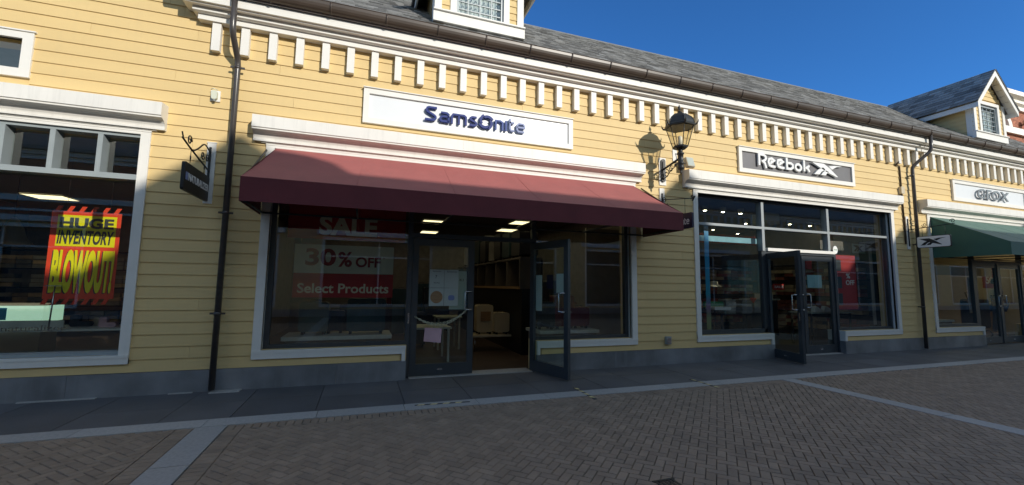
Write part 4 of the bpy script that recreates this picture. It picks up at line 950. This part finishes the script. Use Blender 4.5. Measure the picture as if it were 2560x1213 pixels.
for k_ in range(6):
    q.tube([hexr(.125, 3.875, k_), hexr(.235, 4.245, k_)], .0075, 6)
    for r, z in ((.125, 3.885), (.235, 4.24)): q.tube([hexr(r, z, k_), hexr(r, z, k_+1)], .012, 6)
    q.tube([hexr(.125, 3.875, k_), (LX, LY, 3.80)], .008, 5) if k_ % 2 else None
q.lathe([(.11, 3.85), (.13, 3.865), (.13, 3.885), (.05, 3.89)], LX, LY, 6, R_(8), smooth=False); q.build('cage', 'iron', wl)
for k_ in range(6):
    g = MB(); a, b_, c_, d_ = hexr(.122, 3.89, k_), hexr(.122, 3.89, k_+1), hexr(.23, 4.235, k_+1), hexr(.23, 4.235, k_); g.add([a, b_, c_, d_], [(0, 1, 2, 3)]); g.build('glass_pane', 'lamp_glass', wl)
q = MB(); q.lathe([(.235, 4.235), (.275, 4.24), (.28, 4.262), (.245, 4.29), (.235, 4.34), (.205, 4.40), (.16, 4.45), (.10, 4.485), (.05, 4.51), (.025, 4.53)], LX, LY, 6, R_(8), smooth=False)
for k_ in range(6):
    q.tube([hexr(.25, 4.25, k_), hexr(.285, 4.26, k_), hexr(.31, 4.30, k_), hexr(.315, 4.34, k_)], [.018, .016, .010, .003], 5); q.tube([hexr(.245, 4.29, k_), hexr(.235, 4.34, k_), hexr(.205, 4.40, k_), hexr(.10, 4.485, k_)], .008, 5)
q.build('lantern_roof', 'iron', wl)
q = MB(); q.lathe([(.03, 4.525), (.034, 4.54), (.012, 4.55), (.012, 4.565), (.028, 4.59), (.022, 4.62), (.008, 4.65), (.002, 4.675)], LX, LY, 12); q.build('finial', 'iron', wl)
q = MB(); q.lathe([(.04, 3.89), (.04, 4.06), (.03, 4.08)], LX, LY, 12); q.build('bulb_tube', 'bulb', wl); setorigin(wl)
# floodlight beside it
fd = thing('floodlight', 'small pale square floodlight on the wall above the white hood beside the lantern', 'floodlight', (5.76, 0, 3.68))
q = MB(); q.box(5.50, 5.60, -.02, -.003, 3.80, 4.05); q.build('mount_plate', 'white', fd)
q = MB(); q.tube([(5.56, -.02, 3.95), (5.62, -.09, 3.90), (5.60, -.10, 3.80), (5.70, -.16, 3.70)], .008, 5); q.build('cable', 'iron', fd)
q = MB(); q.box(-.085, .085, -.035, .035, -.10, .10); q.xf(lambda p: Vector((5.76, -.16, 3.755))+Matrix.Rotation(R_(-18), 3, 'X')@p).build('housing', 'cream', fd)
q = MB(); q.box(-.075, .075, -.040, -.0355, -.09, .09); q.xf(lambda p: Vector((5.76, -.16, 3.755))+Matrix.Rotation(R_(-18), 3, 'X')@p).build('lens', 'paper_grey', fd); setorigin(fd)
# bell / strobe near the left downpipe
st = thing('alarm_light', 'small square white alarm light on the yellow wall left of the downpipe', 'alarm light', (-1.98, 0, 3.79))
q = MB(); q.box(-2.04, -1.93, -.025, -.005, 3.785, 3.935); q.build('back_plate', 'white', st); q = MB(); q.rbox(-2.02, -1.955, -.075, -.025, 3.80, 3.92, .025); q.tube([(-2.03, -.06, 3.93), (-2.0, -.085, 3.94), (-1.95, -.06, 3.93)], .006, 5); q.build('lens', 'banner_white', st); q = MB(); q.lathe([(.015, 3.775), (.02, 3.80)], -1.99, -.05, 8); q.build('sensor', 'frame_grey', st); setorigin(st)
sk2 = thing('outdoor_socket', 'grey weatherproof wall socket low on the yellow wall beside the right window', 'socket', (5.27, 0, .37))
q = MB(); q.rbox(5.22, 5.33, -.06, -.012, .36, .50, .015); q.build('socket_box', 'frame_grey', sk2); q = MB(); q.rbox(5.235, 5.315, -.075, -.06, .375, .47, .015); q.build('cover', 'steel', sk2); setorigin(sk2)
jb = thing('junction_box', 'small pale junction box with a cable down the wall left of the right downpipe', 'junction box', (12.28, 0, 3.8))
q = MB(); q.rbox(12.20, 12.32, -.08, -.012, 3.72, 3.90, .02); q.build('box', 'cream', jb); q = MB(); q.tube([(12.15, -.10, 4.50), (12.15, -.03, 4.44), (12.28, -.03, 4.41), (12.30, -.03, 2.5)], .018, 6); q.build('cable', 'gutter', jb); setorigin(jb)

# ---- right shop contents
fm = thing('window_film', 'shiny blue to olive vinyl stripe standing inside the left pane of the black sign shop', 'window decal', (6.55, .25, .5))
q = MB(); q.box(6.45, 6.56, .25, .254, .5, 2.66); q.build('vertical_stripe', 'film', fm); q = MB(); q.box(6.12, 7.86, .256, .26, 2.33, 2.44)
mat('decal_pale', (.30, .55, .66), .35); q.build('crossbar', 'decal_pale', fm); setorigin(fm)

def shoe_wall(x0, x1, y, zs, label, group='shoe box walls in the black sign shop', mats=('box_red', 'box_tan')):
    t = thing('shoe_shelf', label, 'shelving', ((x0+x1)/2, y, .006), group); q = MB()
    for z in zs: q.box(x0, x1, y, y+.35, z-.025, z)
    q.box(x0-.02, x0, y, y+.35, .006, zs[-1]+.2).box(x1, x1+.02, y, y+.35, .006, zs[-1]+.2); q.build('shelf_frame', 'black', t)
    bm_ = {k_: MB() for k_ in mats}
    for z in zs[:-1]:
        for lay in range(3):
            x = x0+.02
            while x < x1-.3:
                if rnd.random() < .9: bm_[rnd.choice(mats)].box(x, x+.27, y+.02+rnd.uniform(-.02, .02), y+.3, z+.005+lay*.105, z+.1+lay*.105-.004, rnd.random())
                x += .30
    for k_ in mats: bm_[k_].build('stacked_boxes', k_, t, kind='stuff')
    setorigin(t)
ZS = [.3, .75, 1.2, 1.65, 2.1]
shoe_wall(8.6, 12.4, 4.2, ZS, 'shoe box wall at the back behind the left window and opened door')
_n = len(COL.objects); shoe_wall(-3.6, -.6, 12.05, ZS, 'shoe box wall along the right side behind the right window')
t = COL.objects['shoe_shelf.001']; t.location = (12.05, 2.1, .006); t.rotation_euler = (0, 0, R_(-90))
for o in t.children: o.matrix_parent_inverse = Matrix.Translation((2.1, -12.05, -.006))
shoe_wall(-8.2, -4.9, 7.0, ZS, 'shoe box wall at the back of the left shop behind the white counter', 'shoe box walls in the left shop', ('cloth', 'box_tan'))
def panel(x0, x1, y, z0, z1, m_, label, cat='wall panel', nm='wall_panel'):
    q = MB(); q.box(x0, x1, y, y+.02, z0, z1); return tag(q.build(nm, m_), label, cat)
panel(9.3, 11.5, 3.4, 2.72, 3.0, 'banner_red', 'dull red banner strip high behind the left and middle panes')
mat('red_dim', (.42, .02, .02), .6, var=.05)
o = panel(10.52, 11.38, .55, .92, 2.22, 'red_dim', 'tall red sale banner inside the right window reading % OFF', 'banner', 'sale_banner')
text('lettering', '%', (11.02, 11.16, 1.66, 1.78), .55, .003, 'paper', o, bold=.02); text('lettering', 'OFF', (11.0, 11.3, 1.50, 1.62), .55, .003, 'paper', o, bold=.02)
for z in (1.02, 1.42, 1.83): q = MB(); q.box(10.55, 10.86, .546, .55, z, z+.28); q.build('grey_picture', 'frame_dark', o)
t = thing('interior_sign', "hanging letters reading WOMEN'S inside the right window", 'sign', (11.3, .8, 2.2)); q = MB(); q.box(10.6, 11.7, .83, .85, 2.27, 2.60); q.build('board', 'room_dark', t); text('lettering', "WOMEN'S", (10.62, 11.62, 2.33, 2.50), .83, .004, 'cloth', t, bold=.03); setorigin(t)
t = thing('interior_sign', 'grey inside sign with crossed stripe emblem at the right end of the right window', 'sign', (12.1, .8, 2.3)); q = MB(); q.box(11.72, 12.2, .8, .815, 2.32, 2.56); q.build('board', 'paper_grey', t)
vector(lambda a, b_: (11.75+(a-9.188)*.44, 2.36+(b_-3.9)*.6), .796, .8, 'emblem', 'black', t); setorigin(t)
q = MB(); q.exy([(10.02+.075*math.cos(a*math.pi/12)+.03, 2.28+.09*math.sin(a*math.pi/12)) for a in range(24)], .118, .121); o = tag(q.build('round_sticker', 'sign_white'), 'round white VOTE sticker at the top corner of the right window', 'sticker'); text('lettering', 'VOTE', (10.0, 10.10, 2.265, 2.295), .118, .001, 'green_plastic', o, bold=.02)
mat('notice_blue', (.30, .46, .52), .6); panel(9.18, 9.62, .165, 1.42, 1.70, 'notice_blue', 'pale blue notice sheets on the closed door of the black sign shop', 'notice', 'notice')
panel(9.62, 9.80, .5, 1.85, 2.2, 'red_dim', 'small red panel seen through the closed door of the black sign shop', 'panel')
q = MB(); q.box(10.42, 10.80, 2.0, 2.02, 1.36, 1.52); o = tag(q.build('sale_card', 'red'), 'bright red card with white writing seen through the opened door', 'card'); text('lettering', 'SALE', (10.45, 10.77, 1.41, 1.47), 2.0, .003, 'sign_white', o, bold=.03)
panel(11.75, 11.85, .45, .55, 2.5, 'room_wall', 'narrow pinkish panel edge at the right end of the right window', 'panel')
table(8.6, 10.4, 2.0, 2.9, .74, 'dark display table with folded clothes behind the left window', 'case_black', 'black')
table(10.4, 11.9, 1.0, 1.6, .82, 'white topped display table with white shoes behind the right window', 'table', 'black')
for i, (x, y, lb) in enumerate(((9.0, 2.2, 'left stack of folded grey clothes on the dark table'), (9.5, 2.15, 'middle stack of folded clothes on the dark table with a red tag'), (10.1, 2.3, 'right stack of folded clothes on the dark table'))):
    q = MB()
    for k_ in range(6): dx = rnd.uniform(-.02, .02); q.rbox(x-.17+dx, x+.17+dx, y-.12, y+.12, .742+k_*.06, .797+k_*.06, .018, 3, rnd.random())
    tag(q.build('folded_clothes', 'cloth'), lb, 'clothes stack', 'folded clothes on the dark table')
q = MB(); q.exy([(9.55, 1.14), (9.78, 1.14), (9.66, 1.0)], 1.98, 2.0); tag(q.build('price_tag', 'red'), 'red triangular tag over the middle clothes stack', 'tag')
t = thing('hat_stand', 'pale bucket hat on a dark stand behind the left window', 'hat stand', (8.78, 2.4, .006)); q = MB(); q.lathe([(.17, 1.42), (.16, 1.44), (.10, 1.47), (.09, 1.55), (.07, 1.57), (0.01, 1.575)], 8.78, 2.4, 16); q.build('hat', 'cream', t); q = MB(); q.tube([(8.78, 2.4, .006), (8.78, 2.4, 1.44)], .012, 6); q.lathe([(.15, .006), (.15, .03)], 8.78, 2.4, 14); q.build('stand', 'black', t); setorigin(t)
q = MB(); q.rbox(8.0, 8.5, 1.6, 1.9, .86, .93, .03); tag(q.build('white_bag', 'sign_white'), 'bright white bag lying low behind the left window', 'bag')
q = MB(); q.rbox(8.0, 8.6, 1.92, 2.0, .88, 1.05, .06); tag(q.build('green_cushion', 'green_plastic'), 'green bag behind the bright white one', 'bag')
for i, (x, lb) in enumerate(((10.8, 'left white shoe on the white topped table'), (11.15, 'right white shoe on the white topped table'))):
    q = MB(); q.exy([(x-.14, .825), (x+.14, .825), (x+.15, .87), (x+.08, .89), (x-.02, .95), (x-.10, .97), (x-.13, .90)], 1.1, 1.2); tag(q.build('sneaker', 'sign_white'), lb, 'shoe')
t = thing('cash_counter', 'dark counter with a white top deep behind the opened door', 'counter', (11.3, 2.8, .006)); q = MB(); q.box(10.7, 11.75, 2.98, 3.3, .006, 1.05); q.build('counter_body', 'black', t); q = MB(); q.box(10.65, 11.8, 2.93, 3.35, 1.05, 1.09); q.build('counter_top', 'table', t); setorigin(t)
q = MB(); q.box(11.1, 11.6, 3.0, 3.2, 1.092, 1.24); tag(q.build('white_box', 'sign_white'), 'white box standing on the dark counter behind the opened door', 'box')

# ---- far right shop contents
panel(13.6, 18.9, 1.25, 1.86, 2.14, 'cream', 'long cream fascia board inside the far right shop', 'panel')
panel(17.0, 17.45, 1.0, .75, 1.80, 'cream', 'cream framed mirror panel inside the far right window', 'panel')
panel(17.06, 17.40, .98, .95, 1.75, 'brick', 'orange brown poster on the cream panel in the far right window', 'poster', 'poster')
plinth_board(13.8, 15.1, .5, 1.2, .62, 'low cream window plinth in the far right shop')
o = panel(19.1, 20.1, 1.55, 1.50, 2.2, 'banner_red', 'red banner reading UP TO 50% in the far right doorway', 'banner', 'sale_banner'); text('lettering', 'UP TO', (19.25, 19.95, 1.96, 2.1), 1.55, .003, 'banner_text', o, bold=.02); text('lettering', '50%', (19.25, 19.95, 1.64, 1.88), 1.55, .003, 'banner_text', o, bold=.04)
ceiling_light(16.8, 1.6, 3.295, 1.4, .8, 'lit ceiling panel in the far right shop behind the window')
ceiling_light(19.0, 1.4, 3.295, 1.4, .8, 'lit ceiling panel in the far right shop over the doorway')
t = thing('shop_counter', 'light wooden counter behind the far right doors', 'counter', (19.4, 1.5, .006)); q = MB(); q.box(18.9, 19.9, 1.6, 2.1, .006, .98); q.build('counter_body', 'wood', t); q = MB(); q.box(18.85, 19.95, 1.55, 2.15, .98, 1.02); q.build('counter_top', 'cream', t); setorigin(t)
def skin_mesh(name, joints, edges, material, parent=None, sub=2):
    me = bpy.data.meshes.new(name); me.from_pydata([j[0] for j in joints], edges, []); o = bpy.data.objects.new(name, me); COL.objects.link(o)
    s_ = o.modifiers.new('s', 'SKIN'); 
    for i, j in enumerate(joints): me.skin_vertices[0].data[i].radius = (j[1], j[2] if len(j) > 2 else j[1]); me.skin_vertices[0].data[i].use_root = (i == 0)
    d_ = o.modifiers.new('d', 'SUBSURF'); d_.levels = sub; d_.render_levels = sub
    dg = bpy.context.evaluated_depsgraph_get(); m2 = bpy.data.meshes.new_from_object(o.evaluated_get(dg), depsgraph=dg); bpy.data.objects.remove(o)
    m2.materials.clear(); m2.materials.append(M[material]); m2.name = name
    for p_ in m2.polygons: p_.use_smooth = True
    r = bpy.data.objects.new(name, m2); COL.objects.link(r); r.parent = parent; return r
pz = thing('person', 'person in a grey top, blue jeans and dark mask standing behind the far right doors', 'person', (18.95, 1.2, .006))
J = [((0, 0, .95), .15, .11), ((0, 0, 1.15), .13, .10), ((0, 0, 1.38), .17, .10), ((0, 0, 1.48), .06), ((0, -.01, 1.56), .055), ((0, -.02, 1.66), .085, .095), ((0, -.02, 1.74), .07),
     ((.19, 0, 1.41), .055), ((.25, .02, 1.15), .042), ((.16, -.18, 1.05), .033), ((-.19, 0, 1.41), .055), ((-.26, .02, 1.15), .042), ((-.17, -.18, 1.06), .033),
     ((.09, 0, .88), .09), ((.10, -.01, .50), .06), ((.11, .02, .10), .045), ((.11, -.12, .04), .04), ((-.09, 0, .88), .09), ((-.10, .03, .50), .06), ((-.12, .08, .10), .045), ((-.12, -.05, .04), .04)]
E_ = [(0, 1), (1, 2), (2, 3), (3, 4), (4, 5), (5, 6), (2, 7), (7, 8), (8, 9), (2, 10), (10, 11), (11, 12), (0, 13), (13, 14), (14, 15), (15, 16), (0, 17), (17, 18), (18, 19), (19, 20)]
b_ = skin_mesh('body', J, E_, 'skin', pz)
def grow(J_, idx, e, add): return [(J_[i][0],)+tuple(r+add for r in (J_[i][1:] if len(J_[i]) > 2 else (J_[i][1], J_[i][1]))) for i in idx], e
jj, ee = grow(J, [0, 1, 2, 7, 8, 10, 11], [(0, 1), (1, 2), (2, 3), (3, 4), (2, 5), (5, 6)], .018); skin_mesh('top', jj, ee, 'grey_cloth', pz)
jj, ee = grow(J, [0, 13, 14, 15, 17, 18, 19], [(0, 1), (1, 2), (2, 3), (0, 4), (4, 5), (5, 6)], .018); skin_mesh('jeans', jj, ee, 'denim', pz)
q = MB(); q.lathe([(.095, 1.63), (.105, 1.70), (.09, 1.77), (.04, 1.81), (.005, 1.815)], 0, .012, 14); q.build('hair', 'hair', pz)
q = MB(); q.lathe([(.06, 1.575), (.09, 1.60), (.09, 1.645), (.075, 1.66)], 0, -.035, 12); q.build('mask', 'black', pz)
for sx in (-1, 1):
    q = MB(); hx, hy, hz = sx*.165, -.20, 1.045; q.rbox(hx-.035, hx+.035, hy-.05, hy-.025, hz-.03, hz+.03, .015)
    for f_ in range(4): q.tube([(hx-.027+.018*f_, hy-.045, hz), (hx-.027+.018*f_, hy-.085-.006*(f_ % 2), hz-.004), (hx-.027+.018*f_, hy-.105, hz-.025)], .008, 6)
    q.tube([(hx-sx*.03, hy-.03, hz), (hx-sx*.05, hy-.06, hz-.005), (hx-sx*.045, hy-.085, hz-.015)], .009, 6); q.build('hand', 'skin', pz)
# dark stroller-like trolley beside the person
t = thing('stock_trolley', 'dark wheeled trolley with a grey bag next to the person in the far doorway', 'trolley', (17.7, 1.2, .006)); q = MB(); q.rbox(17.4, 18.0, 1.0, 1.4, .3, 1.15, .08); q.build('body', 'black', t)
q = MB(); q.tube([(17.4, 1.2, 1.1), (17.25, 1.2, 1.35), (17.6, 1.2, 1.35)], .015, 6); q.build('handle', 'steel', t)
for x in (17.5, 17.9): q = MB(); q.tube([(x, 1.05+.1*math.cos(k_*math.pi/6), .11+.1*math.sin(k_*math.pi/6)) for k_ in range(12)], .02, 6, closed=True); q.build('wheel', 'black', t)
setorigin(t)

# ------------------------------------------------------------------ brick building beyond the roof
def bricks(mb, x0, x1, y, z0, z1, skip=None):
    z = z0; r = 0
    while z < z1:
        x = x0-(.11 if r % 2 else 0)
        while x < x1:
            a, b_ = max(x, x0), min(x+.21, x1)
            if b_-a > .02 and not (skip and skip((a+b_)/2, z+.03)): mb.box(a, b_, y-.008, y+.01, z, min(z+.062, z1), rnd.random())
            x += .22
        z += .072; r += 1
BK = thing('brick_building', 'red brick building with cream cornice and arches behind the right end of the roof', 'building', (30, 4, 0))
BY = 4.
b_ = MB(); b_.box(26.6, 44, BY, 14, 0, 10.0); b_.build('wall', 'mortar', BK)
b_ = MB(); bricks(b_, 26.6, 33, BY, 7.0, 9.95); b_.build('brick_facing', 'brick', BK)
b_ = MB(); b_.exx([(BY, 9.95), (BY-.12, 9.95), (BY-.12, 10.12), (BY-.25, 10.2), (BY-.25, 10.34), (BY-.45, 10.42), (BY-.45, 10.62), (BY, 10.66)], 26.2, 44); b_.build('cornice', 'white', BK)
b_ = MB(); b_.box(26.6, 44, BY-.15, BY, 8.72, 9.02)
for cx_ in (27.3, 31.3):
    pts = arc(cx_, 9.02, .95, .75, 0, 180, 16); 
    for i in range(16):
        (x0, z0), (x1, z1) = pts[i], pts[i+1]; f = .72
        b_.exy([(x0, z0), (x1, z1), (cx_+(x1-cx_)*f, 9.02+(z1-9.02)*f), (cx_+(x0-cx_)*f, 9.02+(z0-9.02)*f)], BY-.12, BY)
b_.build('arch_band', 'white', BK)
b_ = MB(); b_.box(30.2, 33, BY-.012, BY-.005, 7.3, 8.7); b_.build('window', 'black', BK)
setorigin(BK)
t = thing('wall_globe_light', 'small pale globe light on the red brick wall between the arches', 'wall light', (29.3, BY, 9.3)); b_ = MB(); b_.lathe([(.02, 9.22), (.12, 9.26), (.16, 9.36), (.14, 9.48), (.02, 9.54)], 29.3, BY-.22, 14); b_.build('globe', 'cream', t); b_ = MB(); b_.tube([(29.3, BY, 9.3), (29.3, BY-.2, 9.3)], .03, 6); b_.build('arm', 'iron', t); setorigin(t)

# ------------------------------------------------------------------ the shops across the street (behind the camera: seen in the glass, casting the shade)
OP = thing('opposite_building', 'yellow clapboard shop row with gabled roofline across the street, seen reflected in the windows', 'building', (4, -12.6, 0))
OY = -12.6
b_ = MB()
oo = [(-14+6.2*i, -14+6.2*i+4.4, .5, 3.2) for i in range(14)]
for a, b2, p, q_ in cut(-16, 80, 0, 6.2, oo): b_.box(a, b2, OY-.2, OY, p, q_)
b_.box(-16, 80, OY-9, OY-8.8, 0, 6.2).box(-16, -15.8, OY-8.8, OY-.2, 0, 6.2).box(79.8, 80, OY-8.8, OY-.2, 0, 6.2); b_.build('wall', 'siding', OP)
b_ = MB(); z = .43
while z < 5.6:
    for a, b2, p, q_ in cut(-16, 80, z, z+.148, [(o[0]-.1, o[1]+.1, o[2], o[3]) for o in oo]):
        if q_-p > .1: b_.add([(a, OY+.014, p), (b2, OY+.014, p), (b2, OY+.001, q_), (a, OY+.001, q_), (a, OY, p), (b2, OY, p)], [(0, 3, 2, 1), (4, 0, 1, 5)], rnd.random())
    z += .149
b_.build('siding', 'siding', OP)
b_ = MB()
for a, b2, p, q_ in cut(-16, -6.6, .3, 5.6, [(o[0]-.1, o[1]+.1, .38, 3.62) for o in oo]): b_.box(a, b2, OY+.016, OY+.06, p, q_)
b_.build('brick_facing', 'brick', OP)
b_ = MB(); b_.box(-16, -6.5, OY+.06, OY+.14, 4.1, 4.3).box(-16, -6.5, OY+.06, OY+.12, 3.75, 3.83); b_.build('band', 'white', OP)
for i, o in enumerate(oo):
    f = MB(); f.box(o[0]-.1, o[0], OY, OY+.03, .4, 3.33).box(o[1], o[1]+.1, OY, OY+.03, .4, 3.33).box(o[0], o[1], OY, OY+.032, 3.2, 3.33).box(o[0]-.1, o[1]+.1, OY, OY+.045, .38, .5).box(o[0]-.3, o[1]+.3, OY, OY+.2, 3.4, 3.6)
    f.box((o[0]+o[1])/2-.03, (o[0]+o[1])/2+.03, OY-.15, OY-.1, .5, 3.2).box(o[0], o[1], OY-.15, OY-.1, 2.5, 2.56)
    f = f.build('window', 'white', OP); g = MB(); g.box(o[0], o[1], OY-.19, OY-.17, .5, 3.2); g.build('pane', 'black', f)
b_ = MB(); b_.box(-16, 80, OY, OY+.03, 0, .3); b_.build('plinth', 'stone', OP)
b_ = MB(); b_.box(-16, 80, OY, OY+.12, 5.6, 5.75).box(-16, 80, OY, OY+.25, 5.75, 6.0)
b_.build('cornice', 'white', OP)
de = MB(); de.box(0, .1, OY, OY+.11, 5.2, 5.598); dm_ = de.mesh('dentil', 'white')
for i in range(90): o = bpy.data.objects.new('dentil', dm_); COL.objects.link(o); o.parent = OP; o.location = (-8+.5*i, 0, 0)
RX = -14.6; SUNK = .46
RZ = 2.12+SUNK*14.6
b_ = MB(); b_.exx([(OY+.45, 6.02), (RX, RZ), (-21.6, 6.02), (-21.6, 5.9), (OY+.45, 5.9)], -16.3, 80.3); b_.build('roof', 'roof', OP)
def shade_block(pts, name, m_, dep=.12):
    # outline given where it falls on the shop wall, carried back along the sun to the ridge
    b_ = MB(); b_.exy([(x+SUNK*14.6, z+SUNK*14.6) for x, z in pts], RX+dep, RX-dep); b_.build(name, m_, OP)
shade_block([(-3.5, 1.6), (-3.32, 2.07), (-2.71, 2.55), (-2.23, 2.92), (-1.78, 3.29), (-1.41, 3.03), (-1.01, 2.94), (-.72, 2.75), (-.64, 2.45), (-.6, 1.6)], 'roof_gable', 'roof', .25)
shade_block([(-.62, 1.6), (-.62, 2.45), (4.45, 2.40), (4.45, 1.6)], 'parapet', 'stone')
shade_block([(4.4, 1.6), (4.4, 2.41), (4.84, 2.70), (5.11, 3.02), (5.50, 3.35), (5.94, 3.06), (6.10, 3.0), (6.26, 2.65), (6.36, 2.52), (6.7, 2.2), (6.9, 1.6)], 'roof_gable', 'roof', .25)
shade_block([(11.2, 1.6), (11.35, 2.10), (12.0, 2.70), (12.2, 2.76), (13.1, 2.74), (13.5, 2.45), (16.5, 2.4), (17.6, 3.3), (19, 3.2), (19, 1.6)], 'roof_gable', 'roof', .25)
shade_block([(-9.5, 1.6), (-9.5, 2.3), (-9, 2.9), (-8.2, 2.3), (-8.2, 1.6)], 'roof_gable', 'roof', .25)
setorigin(OP)
